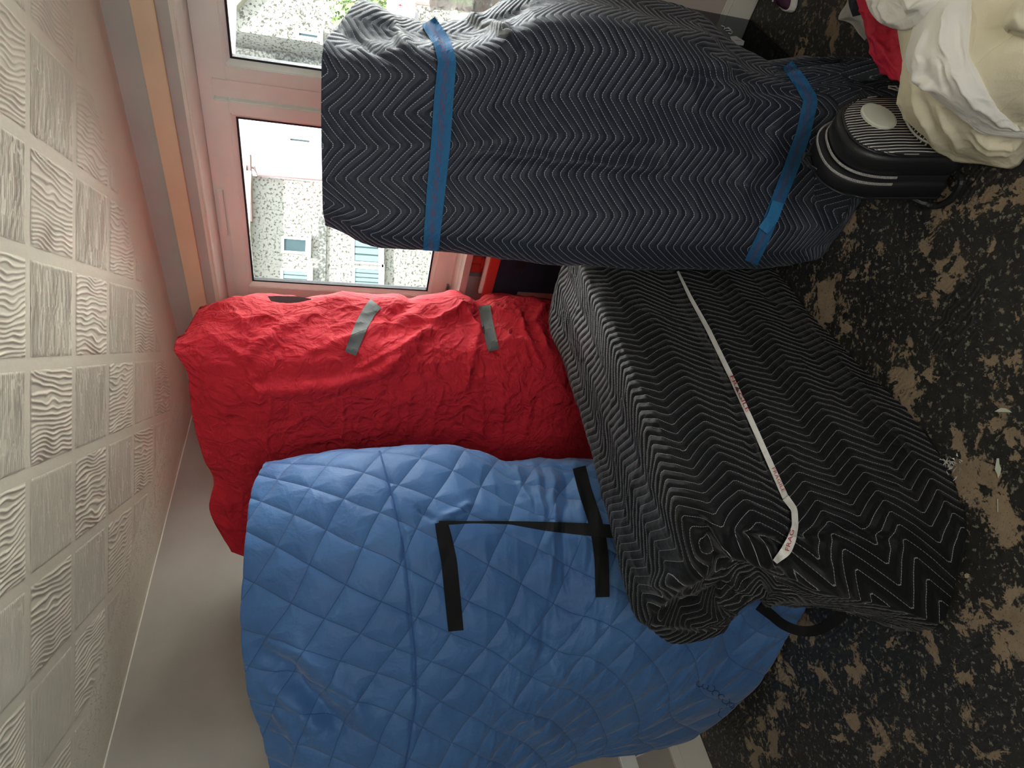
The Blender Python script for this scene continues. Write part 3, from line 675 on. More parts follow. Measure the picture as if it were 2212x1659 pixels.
ridgesR = [([(1000, 645), (960, 690), (900, 740), (830, 800), (740, 830), (610, 845), (480, 850)], 16, .022), ([(940, 660), (860, 700), (760, 730), (680, 760)], 12, .014), ([(1030, 700), (1020, 780), (1000, 860)], 9, .012),
           ([(700, 660), (640, 700), (560, 740), (500, 800)], 14, .014), ([(610, 660), (560, 690), (500, 700)], 12, .012), ([(1060, 650), (1100, 680), (1150, 720)], 9, .014), ([(1180, 660), (1150, 700), (1190, 760)], 9, .014),
           ([(980, 650), (1020, 690), (1040, 740)], 8, .016), ([(850, 830), (830, 900), (810, 960)], 10, .006), ([(1150, 820), (1140, 900), (1125, 960)], 9, .008), ([(890, 820), (885, 880), (878, 960)], 8, .006), ([(1030, 830), (1040, 900), (1042, 960)], 7, .006),
           ([(900, 655), (850, 680), (830, 740)], 9, -.012), ([(480, 1060), (500, 1110), (530, 1150)], 9, .012), ([(460, 1110), (500, 1130), (540, 1190)], 7, -.01), ([(430, 700), (470, 740), (560, 780)], 12, .008), ([(590, 845), (580, 900), (575, 980)], 5, .007), ([(735, 850), (742, 910), (738, 960)], 5, .008), ([(640, 870), (655, 930)], 5, .006), ([(960, 840), (940, 890), (930, 950)], 5, .007), ([(520, 780), (560, 850), (570, 900)], 6, .008), ([(1080, 820), (1085, 880), (1080, 950)], 5, .007), ([(1060, 700), (1110, 740), (1190, 750)], 7, .012), ([(1120, 660), (1130, 720), (1170, 790)], 6, .012), ([(880, 690), (940, 700), (1010, 660)], 7, .014), ([(760, 800), (850, 760), (930, 720)], 7, .010)]
ridgesR = [(a_, b_, c_*1.3) for a_, b_, c_ in ridgesR]
def rdisp(u, v, Q):
    e = np.clip(1-(u-.55)/.5, .25, 1)
    return e*(.026*(fbm(u*5+v*2, v*3, 3)-.5)+.016*(ridge(u*7+2*v, v*6-2*u, 3)-.4))
oR, meR = sheet('cotton_cover', rows, 300, 380, M['red'], redi, rdisp, ridgesR, back=((.12, .16, 0), .15))
bvR = bvh_of(meR)
ribbon('strap', bvR, [(812, 655), (798, 672), (782, 700), (768, 735), (757, 764)], [30, 29, 28, 27, 26], M['webbing_grey'], redi, lift=.006, n=30, fallback=3.0)
ribbon('strap', bvR, [(1046, 660), (1052, 695), (1060, 730), (1067, 757)], [26, 25, 25, 24], M['webbing_grey'], redi, lift=.006, n=30, fallback=3.0)
# grey lining showing behind the top of the red cover
V = []
for (x, y) in ((578, 640), (600, 639), (640, 640), (672, 645), (668, 668), (630, 668), (595, 664)): V.append(atY(x, y, 3.05))
V2 = [v+np.array([0, .05, 0]) for v in V]
n_ = len(V); link('lining', pyd('lining', V+V2, [tuple(range(n_)), tuple(range(2*n_-1, n_-1, -1))]+[(i, (i+1) % n_, n_+(i+1) % n_, n_+i) for i in range(n_)]), M['webbing_grey'], redi, label='grey lining edge')

# ---- blue quilted wrapped item
blue = empty('wrapped_armchair', (-.85, 2.35, 0), label='large upright item under a blue diamond-quilted blanket with black straps', cat='wrapped furniture')
BR = [(((568, 1006), 2.50), ((545, 1070), 2.38), ((530, 1180), 2.28), ((519, 1320), 2.24), ((530, 1460), 2.24), ((566, 1600), 2.25), ((620, 1750), 2.28), ((700, 1850), 2.26)),
      (((640, 993), 2.46), ((640, 1060), 2.32), ((640, 1180), 2.22), ((640, 1320), 2.18), ((640, 1460), 2.17), ((660, 1600), 2.18), ((700, 1750), 2.22), ((750, 1850), 2.22)),
      (((725, 983), 2.46), ((725, 1060), 2.30), ((725, 1180), 2.20), ((725, 1320), 2.16), ((730, 1460), 2.15), ((735, 1600), 2.16), ((765, 1750), 2.2), ((800, 1850), 2.22)),
      (((816, 978), 2.46), ((816, 1060), 2.30), ((818, 1180), 2.19), ((820, 1320), 2.14), ((820, 1460), 2.14), ((820, 1600), 2.15), ((820, 1750), 2.2), ((830, 1850), 2.22)),
      (((905, 971), 2.46), ((905, 1060), 2.30), ((910, 1180), 2.19), ((912, 1320), 2.14), ((905, 1460), 2.14), ((890, 1600), 2.15), ((870, 1750), 2.2), ((860, 1850), 2.22)),
      (((985, 969), 2.47), ((990, 1060), 2.31), ((995, 1180), 2.20), ((1000, 1320), 2.15), ((985, 1460), 2.14), ((960, 1600), 2.16), ((930, 1750), 2.2), ((900, 1850), 2.22)),
      (((1040, 981), 2.48), ((1045, 1060), 2.33), ((1060, 1180), 2.21), ((1070, 1320), 2.16), ((1050, 1460), 2.15), ((1015, 1600), 2.18), ((970, 1750), 2.22), ((930, 1850), 2.22)),
      (((1100, 1003), 2.48), ((1110, 1065), 2.34), ((1130, 1180), 2.22), ((1140, 1320), 2.17), ((1110, 1460), 2.16), ((1060, 1600), 2.2), ((1010, 1740), 2.24), ((960, 1880), 2.32)),
      (((1200, 1001), 2.48), ((1200, 1065), 2.34), ((1215, 1180), 2.21), ((1225, 1320), 2.16), ((1190, 1460), 2.16), ((1120, 1590), 2.22), ((1050, 1720), 2.27), ((990, 1850), 2.34)),
      (((1300, 1005), 2.46), ((1300, 1070), 2.32), ((1310, 1180), 2.18), ((1315, 1300), 2.13), ((1270, 1440), 2.15), ((1180, 1580), 2.24), ((1090, 1705), 2.3), ((1010, 1830), 2.36)),
      (((1420, 1030), 2.42), ((1420, 1100), 2.27), ((1420, 1200), 2.13), ((1415, 1300), 2.1), ((1360, 1440), 2.14), ((1250, 1580), 2.28), ((1130, 1690), 2.34), ((1030, 1810), 2.38)),
      (((1560, 1070), 2.34), ((1560, 1150), 2.2), ((1555, 1240), 2.1), ((1530, 1330), 2.08), ((1450, 1470), 2.16), ((1320, 1590), 2.32), ((1165, 1675), 2.38), ((1050, 1790), 2.4))]
rows = [[atY(x, y, Yd) for (x, y), Yd in r] for r in BR]
rows.append([atz(1700, 1130, .15), atz(1690, 1210, .10), atz(1660, 1290, .10), atz(1615, 1370, .12), atY(1520, 1500, 2.2), atY(1390, 1598, 2.36), atY(1195, 1662, 2.4), atY(1065, 1775, 2.42)])
rows.append([atz(1775, 1180, .01), atz(1760, 1262, .01), atz(1740, 1315, .01), atz(1706, 1368, .01), atz(1622, 1492, .03), atY(1475, 1603, 2.42), atY(1225, 1655, 2.44), atY(1080, 1765, 2.44)])
for r in rows: r.insert(0, r[0]+np.array([.0, .12, 0]))
ridgesB = [([(565, 1400), (600, 1440), (650, 1490), (700, 1540), (760, 1590)], 26, -.045), ([(600, 1380), (680, 1430), (760, 1500), (790, 1580)], 24, .022), ([(575, 1450), (640, 1530), (700, 1590)], 20, .02),
           ([(1190, 1000), (1195, 1060), (1200, 1130), (1190, 1200), (1180, 1290)], 9, .020), ([(1150, 1003), (1165, 1060), (1178, 1130)], 8, .016), ([(1215, 1000), (1225, 1080), (1218, 1180), (1225, 1300)], 7, -.014),
           ([(1110, 1005), (1130, 1050), (1150, 1100)], 8, .012), ([(1170, 1000), (1180, 1060)], 5, -.012), ([(1235, 1010), (1250, 1080), (1262, 1140), (1260, 1260)], 8, .012),
           ([(820, 975), (850, 1080), (872, 1190), (885, 1300), (898, 1420), (898, 1520), (875, 1659)], 5, -.010), ([(945, 1125), (980, 1110), (1020, 1090)], 8, .01), ([(940, 1130), (925, 1115), (900, 1100)], 6, -.012),
           ([(1100, 1380), (1180, 1420), (1230, 1480)], 22, .016), ([(1060, 1480), (1160, 1560), (1230, 1640)], 18, .014), ([(1185, 1300), (1170, 1400), (1140, 1480)], 10, -.014), ([(1290, 1170), (1285, 1260), (1280, 1380), (1290, 1480)], 10, .008),
           ([(1480, 1400), (1520, 1460), (1540, 1520)], 14, .008), ([(545, 1500), (620, 1560), (650, 1640)], 14, .014)]
def bdisp(u, v, Q):
    th = math.radians(BLUE_ROT); a = u*math.cos(th)-v*math.sin(th); b = u*math.sin(th)+v*math.cos(th)
    d = np.minimum(np.abs(((a/BLUE_SP+50) % 1)-.5), np.abs(((b/BLUE_SP+50) % 1)-.5))
    return .007*np.minimum(d*3, 1)**.5+.026*(fbm(u*3, v*3, 3)-.5)+.008*(ridge(u*3.2, v*15, 2)-.4)*np.clip((v-.55)*3, .15, 1)
oB, meB = sheet('moving_blanket', rows, 330, 360, M['blue'], blue, bdisp, ridgesB, back=((-.03, .09, 0), .14), warp=.07)
bvB = bvh_of(meB)
ribbon('strap', bvB, [(953, 1128), (960, 1160), (970, 1210), (978, 1290), (985, 1363)], [28, 32, 34, 34, 33], M['webbing_black'], blue, lift=.008, n=40)
ribbon('strap', bvB, [(1251, 1009), (1264, 1060), (1284, 1120), (1294, 1160), (1300, 1210), (1302, 1290)], [29, 29, 30, 31, 31, 30], M['webbing_black'], blue, lift=.008, n=50)
ribbon('handle', bvB, [(948, 1130), (1020, 1128), (1100, 1129), (1180, 1137), (1260, 1143), (1340, 1149)], [10, 5, 7, 20, 27, 30], M['webbing_black'], blue, lift=.035, n=50, label='black carry handle strap')
# piping seam across the blanket
pts = []
for i in range(60):
    t = i/59; pl_ = np.array([(820, 975), (850, 1080), (872, 1190), (885, 1300), (898, 1420), (898, 1520), (872, 1668)]); k = t*6; a = min(int(k), 5); xy = pl_[a]*(1-(k-a))+pl_[a+1]*(k-a)
    hit = bvB.ray_cast(Vector(CAM), Vector(ray(*xy)).normalized(), 6)
    if hit[0]: pts.append(np.array(hit[0]))
link('seam', tube_me('seam', pts, .0038, 6), plain('dark_blue_piping', (.032, .095, .26), .7), oB)
# pen scrawl near the lower hem
def scrawl(bvh, pts2, r, mat, parent, name='pen_marks'):
    V = []; F = []
    for pl_ in pts2:
        P3 = []
        for (x, y) in pl_:
            hit = bvh.ray_cast(Vector(CAM), Vector(ray(x, y)).normalized(), 6)
            if hit[0]: P3.append(np.array(hit[0])-ray(x, y)/np.linalg.norm(ray(x, y))*.002)
        if len(P3) > 1:
            m_ = tube_me('t', P3, r, 4); k = len(V); V += [v.co.copy() for v in m_.vertices]; F += [tuple(k+i for i in p.vertices) for p in m_.polygons]
    if V: link(name, pyd(name, V, F), mat, parent, kind='stuff')
strokes = []
x, y = 1545, 1483
for (dx, dy) in ((0, 0), (12, 6), (24, 10), (34, 22), (46, 30), (56, 40), (66, 52), (76, 62)):
    cx, cy = 1512+dx*1.0, 1478+dy*.9; r_ = 6+3*rng.rand()
    strokes.append([(cx+r_*math.cos(a+dx), cy+r_*.8*math.sin(a+dx)) for a in np.linspace(0, 4.5, 8)])
strokes.append([(1560, 1552), (1552, 1545), (1556, 1532), (1570, 1528), (1578, 1520)]); strokes.append([(1572, 1518), (1578, 1528), (1584, 1524)])
scrawl(bvB, strokes, .0011, plain('navy_ink', (.012, .02, .06), .6), oB)

# ---- low black wrapped box in front
low = empty('wrapped_desk', (.0, 1.85, 0), label='long low piece wrapped in black chevron-stitched blanket tied with white printed tape', cat='wrapped furniture')
PB = vplane((.38, 2.07), (-.30, 1.36)); DB = np.array([-.68, -.71, 0]); DB /= np.linalg.norm(DB); NB = np.array([-DB[1], DB[0], 0])
if NB @ (np.array([0, 3, 0])-PB[0]) < 0: NB = -NB       # towards the back of the desk
def rp(x, y, off=0): return onpl(x, y, PB[0]+NB*off, PB[1])
ridge_r = [rp(1252, 525), rp(1271, 563), rp(1291, 613), rp(1331, 703), rp(1371, 807), rp(1400, 878), rp(1431, 950), rp(1465, 1045), rp(1499, 1115), rp(1540, 1170, .03)]
back_r = [atz(1240, 545, .70), atz(1224, 575, .70), atz(1206, 640, .70), atz(1194, 700, .70), atz(1222, 780, .70), atz(1252, 870, .70), atz(1277, 950, .70), atz(1310, 1070, .705), atz(1342, 1190, .70), atz(1374, 1315, .68)]
floor_r = [atz(1650, 560, .01), atz(1682, 595, .01), atz(1725, 650, .01), atz(1800, 730, .01), atz(1893, 826, .01), atz(1955, 885, .01), atz(2010, 957, .01), atz(2060, 1045, .01), atz(2086, 1140, .01), atz(2068, 1240, .01)]
# left end: gathered blanket
ridge_r += [atz(1568, 1215, .66), atz(1600, 1275, .58), atz(1622, 1292, .50)]
back_r += [atz(1402, 1349, .66), atz(1472, 1386, .60), atz(1570, 1354, .52)]
floor_r += [atz(2003, 1362, .01), atz(1800, 1316, .03), atz(1690, 1306, .10)]
for _r in (ridge_r, back_r, floor_r): _r.append(_r[-1]-DB*.10+np.array([0, 0, -.02 if _r is not floor_r else 0]))
nc = len(ridge_r); grid = []
gb = [b+np.array([0, 0, -.25])+NB*.02 if i < nc-4 else b+np.array([0, 0, -.045])-DB*.09 for i, b in enumerate(back_r)]; grid.append(gb)
gb2 = [b+np.array([0, 0, -.05])+NB*.012 if i < nc-4 else b+np.array([0, 0, -.02])-DB*.02 for i, b in enumerate(back_r)]; grid.append(gb2)
grid.append(back_r)
for f in (.33, .66): grid.append([b*(1-f)+r*f+np.array([0, 0, .012]) for b, r in zip(back_r, ridge_r)])
grid.append([r+(b-r)*.03/np.linalg.norm(b-r)+np.array([0, 0, .004]) for b, r in zip(back_r, ridge_r)])
grid.append([r-np.array([0, 0, .03])-NB*.008 for r in ridge_r])
for f in (.25, .45, .6, .8): grid.append([r*(1-f)+q*f+NB*(.018 if f == .45 else 0)-NB*(.01 if f in (.25, .8) else 0) for q, r in zip(floor_r, ridge_r)])
grid.append(floor_r)
P0 = PB[0].copy()
_G = np.array(grid); _tc = np.concatenate([[0], np.cumsum(np.linalg.norm(np.diff(_G, axis=1), axis=2).mean(axis=0))]); _tr = np.concatenate([[0], np.cumsum(np.linalg.norm(np.diff(_G, axis=0), axis=2).mean(axis=1))])
UC = _tc[10]; u_corner = (ridge_r[9]-P0)@DB; VOFF = _tr[5]
def uvlow(Q, U_, V_):
    rel = Q-P0; u = rel@DB; perp = rel@NB; zt_ = .74
    v = -perp+(zt_-Q[..., 2])
    k = np.clip((U_-UC+.03)/.06, 0, 1); ic = int(np.searchsorted(U_[0], UC)); ue = ((Q[:, ic]-P0)@DB)[:, None]+(U_-UC); vv = V_-VOFF
    return u*(1-k)+ue*k, v*(1-k)+vv*k
ridgesL = [([(1490, 1090), (1530, 1170), (1580, 1240), (1640, 1290)], 16, -.03), ([(1530, 1140), (1570, 1180), (1640, 1190), (1690, 1215)], 14, .035), ([(1560, 1200), (1590, 1260), (1640, 1280)], 14, .03), ([(1440, 1310), (1500, 1300), (1560, 1270), (1610, 1290)], 12, -.03),
           ([(1400, 1260), (1470, 1250), (1540, 1230)], 14, .02), ([(1420, 1340), (1500, 1345), (1580, 1320)], 14, .02), ([(1690, 1160), (1720, 1150), (1860, 1150), (1960, 1170)], 12, -.016), ([(1600, 1150), (1680, 1170), (1700, 1210)], 10, -.022), ([(1720, 1170), (1790, 1230), (1850, 1300)], 16, .012),
           ([(1475, 600), (1560, 770), (1640, 950), (1700, 1080)], 9, -.010), ([(1445, 620), (1530, 790), (1600, 950)], 12, .006), ([(1295, 640), (1360, 780), (1430, 930), (1480, 1050)], 8, .006)]
def ldisp(u, v, Q):
    return .004*chev(v, u, .20, .062, .0275)+.010*(fbm(u*4, v*4, 3)-.5)+.007*(ridge(u*11, v*8, 2)-.5)
oL, meL = sheet('moving_blanket', grid, 330, 360, M['blackquilt2'], low, ldisp, ridgesL, back=((.0, .0, -.28), .0) if False else None, uvf=uvlow)
# closed backing so the bundle is solid
bm = bmesh.new()
ins_ = [p*0.97+np.array(low.location)*0.03 for p in (ridge_r[1], ridge_r[8], back_r[8], back_r[3])]
lo_ = []; hi_ = []
cen = sum(ins_)/4
for p in ins_:
    q = cen+(p-cen)*.93; lo_.append(bm.verts.new((q[0], q[1], .02))); hi_.append(bm.verts.new((q[0], q[1], .62)))
bm.faces.new(lo_); bm.faces.new(hi_[::-1])
for i in range(4): bm.faces.new((lo_[i], lo_[(i+1) % 4], hi_[(i+1) % 4], hi_[i]))
link('carcass', fin(bm, 'carcass'), M['gasket'], low)
bvL = bvh_of(meL)
def tape_mat():
    n = NT('white_printed_tape'); return n.base((.80, .79, .75, 1), .5)
M['tape'] = tape_mat(); M['redink'] = plain('red_print', (.5, .03, .02), .5)
tp = [(1464, 586), (1490, 640), (1530, 712), (1580, 815), (1630, 925), (1670, 1015), (1697, 1075)]
tape = ribbon('tape', bvL, tp, [5, 8, 10, 11, 12, 13, 14], M['tape'], low, lift=.014, n=80)
tape2 = ribbon('tape', bvL, [(1697, 1075), (1716, 1100), (1718, 1135), (1710, 1165), (1698, 1190), (1674, 1214)], [16, 14, 14, 20, 24, 12], M['tape'], low, lift=.02, n=36, label='crumpled loose tape tail')
ribbon('tape', bvL, [(1696, 1080), (1708, 1084), (1714, 1090)], [6, 9, 4], M['tape'], low, lift=.024, n=8, label='small tape knot')
def text_on(bvh, word, xy0, xy1, size_px, mat, parent, name='lettering', lift=.018, flip=False):
    """letters built as thin raised print, baseline from xy0 to xy1"""
    cu = bpy.data.curves.new('txt', 'FONT'); cu.body = word; cu.size = 1; cu.extrude = 0; cu.resolution_u = 2
    to = bpy.data.objects.new('txt', cu); COL.objects.link(to); dg = bpy.context.evaluated_depsgraph_get(); me = bpy.data.meshes.new_from_object(to.evaluated_get(dg))
    bpy.data.objects.remove(to); co = np.array([v.co[:] for v in me.vertices]); w_ = co[:, 0].max()
    x0, y0 = xy0; x1, y1 = xy1; L = math.hypot(x1-x0, y1-y0); ex = np.array([x1-x0, y1-y0])/L; ey = np.array([ex[1], -ex[0]])
    if flip: ey = -ey
    c_ = bvh.find_nearest(Vector(atY((x0+x1)/2, (y0+y1)/2, 1.6))); dd = (c_[0]-Vector(CAM)).length
    for v in me.vertices:
        p = np.array([x0, y0])+ex*(v.co[0]/w_*L)+ey*v.co[1]*size_px
        d = Vector(ray(*p)).normalized(); hit = bvh.ray_cast(Vector(CAM), d, 6)
        if hit[0] is not None: dd = hit[3]
        v.co = Vector(CAM)+d*(dd-lift)
    return link(name, me, mat, parent)
_bt = bvh_of(tape.data); _bt2 = bvh_of(tape2.data)
for t0, t1 in ((.49, .61), (.82, .96)):
    def pt(t):
        k = t*6; a = min(int(k), 5); return (np.array(tp[a])*(1-(k-a))+np.array(tp[a+1])*(k-a))+np.array([-3.5, 3.0])
    text_on(_bt, 'FRAGILE', pt(t0)+np.array([3, 0]), pt(t1)+np.array([3, 0]), 11, M['redink'], tape, lift=.0012)
text_on(_bt2, 'FRAG', (1704, 1192), (1716, 1146), 13, M['redink'], tape2, lift=.0015, flip=False)
# black webbing loop on the floor side of its left end
lp = [atY(1640, 1308, 1.75), atz(1668, 1330, .22), atz(1692, 1349, .15), atz(1725, 1362, .10), atz(1760, 1362, .07), atz(1795, 1346, .06), atz(1822, 1322, .05)]
V = []; F = []; 
lpn = hermite(np.array(lp), np.arange(7.), np.linspace(0, 6, 40))
for i in range(40):
    t = lpn[min(i+1, 39)]-lpn[max(i-1, 0)]; t /= np.linalg.norm(t); s = np.cross(t, CAM-lpn[i]); s /= np.linalg.norm(s); b = np.cross(s, t)
    for (p, q) in ((-1, 0), (1, 0), (1, 1), (-1, 1)): V.append(lpn[i]+s*p*.0165-b*q*.002)
for i in range(39):
    for j in range(4): F.append((i*4+j, i*4+(j+1) % 4, (i+1)*4+(j+1) % 4, (i+1)*4+j))
link('handle', pyd('handle', V, F), M['webbing_black'], low, label='black webbing handle loop')

# ================================================================== LOOSE THINGS
# ---- smoked panel leaning in the corner right of the tall cabinet
def smoke_mat():
    n = NT('smoked_acrylic'); g = n.a('ShaderNodeBsdfGlossy', {'Roughness': .08, 'Color': (.6, .65, .7, 1)}); t = n.a('ShaderNodeBsdfTransparent', {'Color': (.22, .23, .25, 1)})
    fr = n.a('ShaderNodeFresnel', {'IOR': 1.45}); mx = n.a('ShaderNodeMixShader', {0: fr, 1: t, 2: g}); n.t.links.new(mx.outputs[0], n.n['Material Output'].inputs[0]); return n.m
M['smoke'] = smoke_mat()
q0 = atz(1622, 47, .004); q1 = atz(1722, 140, .004); qd = q1-q0; qd[2] = 0; qn = np.array([-qd[1], qd[0], 0])/np.linalg.norm(qd)
sp_ = empty('smoked_panel', (q0+q1)/2, label='smoked translucent black panel with white lettering standing beside the tall wrapped cabinet', cat='panel')
boxobj('sheet', q0, qd*1.15, qn*.006, Zv*.62, M['smoke'], sp_)
boxobj('edge_trim', q0-qn*.002, qd*1.15, qn*.010, Zv*.006, M['gasket'], sp_)
V = []
def onsp(x, y): return onpl(x, y, q0, qn)-0
tn = (CAM-q0)@qn; sg = 1 if tn > 0 else -1
def flat_poly(name, pts, mat, parent, th=.002):
    P = [onsp(x, y)+qn*sg*(.0085) for x, y in pts]; Q = [p-qn*sg*th for p in P]; n = len(P)
    return link(name, pyd(name, P+Q, [tuple(range(n)), tuple(range(2*n-1, n-1, -1))]+[(i, (i+1) % n, n+(i+1) % n, n+i) for i in range(n)]), mat, parent)
M['print_white'] = plain('white_print', (.55, .57, .6), .5)
flat_poly('lettering', [(1575, 84), (1588, 83), (1606, 94), (1604, 102), (1584, 100), (1582, 94), (1579, 92)], M['print_white'], sp_)
flat_poly('lettering', [(1586, 91), (1600, 93), (1601, 94), (1586, 92.5)], M['gasket'], sp_, .0015)
for pl_ in ([(1571, 76), (1577, 78), (1580, 75), (1579, 72), (1571, 71)], [(1566, 71), (1573, 70.5), (1577, 69), (1572, 66), (1566, 66)], [(1556, 60), (1562, 62), (1564, 65), (1562, 68)], [(1564, 67), (1570, 64), (1574, 65)]):
    link('lettering', tube_me('l', [onsp(x, y)+qn*sg*.008 for x, y in pl_], .0016, 5), M['print_white'], sp_)

# ---- dark unit and a shelf of bright blocks under the window
cab = empty('dark_storage_unit', W(.55, 0, 0), label='dark navy flat storage unit standing under the window between red cover and black cabinet', cat='storage unit')
M['navy'] = plain('dark_navy_laminate', (.022, .026, .045), .5, .1, 60)
za = .845; off_ = .10
pA = onpl(1058, 640, A0+N1*off_, N1); pB = onpl(1058, 540, A0+N1*off_, N1); sA = (pA-A0)@D1; sB = (pB-A0)@D1; zc_ = .5*(pA[2]+pB[2])
def cz(x, y): p = onpl(x, y, A0+N1*off_, N1); return (p-A0)@D1, p[2]
s1_, z1_ = cz(1060, 648); s2_, z2_ = cz(1088, 640); s3_, z3_ = cz(1093, 630)
bm = bmesh.new(); wb(bm, -.2, s3_-.002, LOFF+.03, off_, .02, z1_-.12); link('body', fin(bm, 'body', .003), M['navy'], cab)
bm = bmesh.new(); wb(bm, -.2, s1_, LOFF+.03, off_-.002, z1_-.12, z1_); link('top_box', fin(bm, 'top_box', .003), M['navy'], cab)
bm = bmesh.new(); wb(bm, s3_-.1, s2_, LOFF+.05, off_-.004, z2_-.07, z2_+.01); link('side_latch', fin(bm, 'latch', .002), M['navy'], cab)
bm = bmesh.new(); wb(bm, s3_-.26, s3_-.16, off_-.001, off_+.004, z3_-.06, z3_-.01); link('label_plate', fin(bm, 'plate', .001), M['gasket'], cab)
tray = empty('block_tray', W(.55, 0, z1_), label='red and white plastic tray of coloured blocks on top of the dark unit', cat='toy tray')
M['bred'] = plain('red_plastic', (.62, .05, .04), .35); M['bwhite'] = plain('white_plastic', (.8, .76, .7), .35); M['bgrey'] = plain('grey_plastic', (.22, .22, .21), .4)
zt_ = z1_+.002
wb_ = lambda n, s0, s1, o0, o1, z0, z1, m: link(n, (lambda bm: (wb(bm, s0, s1, o0, o1, z0, z1), fin(bm, n, .002))[1])(bmesh.new()), m, tray)
wb_('rim', -.2, s1_-.01, off_-.02, off_-.002, zt_, zt_+.05, M['bred'])
wb_('liner', -.2, s1_-.02, off_-.045, off_-.022, zt_, zt_+.065, M['bwhite'])
wb_('backboard', -.2, s1_-.01, LOFF+.035, LOFF+.045, zt_, zt_+.12, M['bwhite'])
k = s1_-.03
for i, (ln, m) in enumerate(((.03, 'bgrey'), (.06, 'bred'), (.05, 'bred'), (.10, 'bgrey'), (.10, 'bred'), (.06, 'bgrey'), (.09, 'bred'), (.08, 'bgrey'))):
    wb_('block', k-ln, k-.004, LOFF+.047, LOFF+.075, zt_, zt_+.105, M[m]); k -= ln
k = s1_-.12
for i in range(4):
    wb_('block', k-.07, k-.004, LOFF+.08, LOFF+.11, zt_, zt_+.06-.008*(i % 2), M['bred']); k -= .085

# ---- crumpled clear plastic on the window sill
def plastic_mat():
    n = NT('crumpled_clear_plastic'); co = n.a('ShaderNodeTexCoord').outputs['Object']; n.base((.72, .72, .68, 1), .18, Alpha=.6)
    n.bump(n.noise(co, 60, 4, .6).outputs[0], 1.0, .01); return n.m
M['plastic'] = plastic_mat()
V = []; pc = (atY(1000, 20, 2.42)); 
ctrl = [[atY(x, y, 2.34+.05*math.sin(x*.9+y*.3)) for y in (-70, -40, -5, 15, yb)] for x, yb in ((925, 18), (945, 22), (975, 24), (1000, 27), (1030, 33), (1060, 30))]
oP, mP = sheet('plastic_bag', ctrl, 60, 70, M['plastic'], None, lambda u, v, Q: .03*(ridge(u*16, v*16, 3)-.4), back=((.02, .03, 0), .1), label='crumpled clear plastic bag in the window right of the blue strap', cat='plastic bag')

# ---- mini backpack
M['leather'] = plain('black_faux_leather', (.012, .013, .016), .42, .25, 220)
def stripe_mat():
    n = NT('pinstriped_black_fabric'); uv = n.a('ShaderNodeUVMap', uv_map='uv').outputs[0]; sx = n.a('ShaderNodeSeparateXYZ', {0: uv})
    nz = n.noise(uv, 9, 2); uu = n.math('ADD', sx.outputs[0], n.math('MULTIPLY', n.math('SUBTRACT', nz.outputs[0], .5), .012))
    f = n.math('FRACT', n.math('ADD', n.math('DIVIDE', uu, .0098), 30)); l = n.math('LESS_THAN', f, .27)
    n.bump(n.noise(uv, 300, 2).outputs[0], .3, .001)
    return n.base(n.mix(l, (.014, .012, .016, 1), (.62, .62, .58, 1)), .55)
M['pinstripe'] = stripe_mat(); M['zip'] = plain('silver_zip', (.62, .62, .6), .35, Metallic=.3)
BW, BH, BD = .265, .330, .15
def dome(wd, ht, n=40):
    """outline x,z of an arched bag front, anticlockwise from bottom left"""
    pts = []; r = .018
    for a in np.linspace(math.pi, 1.5*math.pi, 5): pts.append((-wd/2+r+r*math.cos(a), r+r*math.sin(a)))
    for a in np.linspace(1.5*math.pi, 2*math.pi, 5): pts.append((wd/2-r+r*math.cos(a), r+r*math.sin(a)))
    for a in np.linspace(0, math.pi, n):
        c, s_ = math.cos(a), math.sin(a); e = .80
        pts.append((wd/2*np.sign(c)*abs(c)**e, ht*.50+ht*.50*abs(s_)**e))
    return pts
def dome_solid(name, wd, ht, y0, y1, bulge, mat, parent, fa=0, inset=.010, uvs=False, grow=0):
    rings = []
    for (yy, ins_) in ((y0+.0, inset), (y0+.006, inset*.3), (y0+.014, 0), (y1-.010, 0), (y1-.003, inset*.4), (y1, inset)):
        o = dome(wd-2*ins_, ht-ins_*1.2); rings.append([(x, yy, z+ins_*.5) for x, z in o])
    n = len(rings[0]); V = [v for r_ in rings for v in r_]; F = []
    for k in range(len(rings)-1):
        for i in range(n): F.append((k*n+i, k*n+(i+1) % n, (k+1)*n+(i+1) % n, (k+1)*n+i))
    # inflated front and back caps
    for base, yy, sg_ in ((0, y0, -1), ((len(rings)-1)*n, y1, 1)):
        ring = [V[base+i] for i in range(n)]; cx = 0; czz = ht*.5; prev = list(range(base, base+n))
        for s_ in (.8, .55, .3):
            off = len(V)
            for (x, _, z) in ring: V.append((cx+(x-cx)*s_, yy+sg_*bulge*(1-s_**2), czz+(z-czz)*s_))
            cur = list(range(off, off+n))
            for i in range(n):
                q = (prev[i], prev[(i+1) % n], cur[(i+1) % n], cur[i]); F.append(q[::-1] if sg_ < 0 else q)
            prev = cur
        F.append(tuple(prev) if sg_ > 0 else tuple(prev[::-1]))
    me = pyd(name, V, F, [(v[0], v[2]) for v in V]); return link(name, me, mat, parent, smooth=True)
bag = bpy.data.objects.new('mini_backpack', None); COL.objects.link(bag)
tag(bag, 'small black mini backpack with pinstriped front and open silver zip on the bare floor', 'backpack')
BAGPOS = Vector((.685, 1.475, .0)); BYAW = math.radians(30); BTILT = math.radians(-14); BROLL = math.radians(6)
Mb = Matrix.Translation(BAGPOS) @ Matrix.Rotation(BYAW, 4, 'Z') @ Matrix.Rotation(BTILT, 4, 'X') @ Matrix.Rotation(BROLL, 4, 'Y')
def L(o): o.matrix_parent_inverse = Matrix.Identity(4); return o     # children built in the bag's own frame
L(dome_solid('front_body', BW*.93, BH*.93, -.075, -.012, .004, M['leather'], bag))
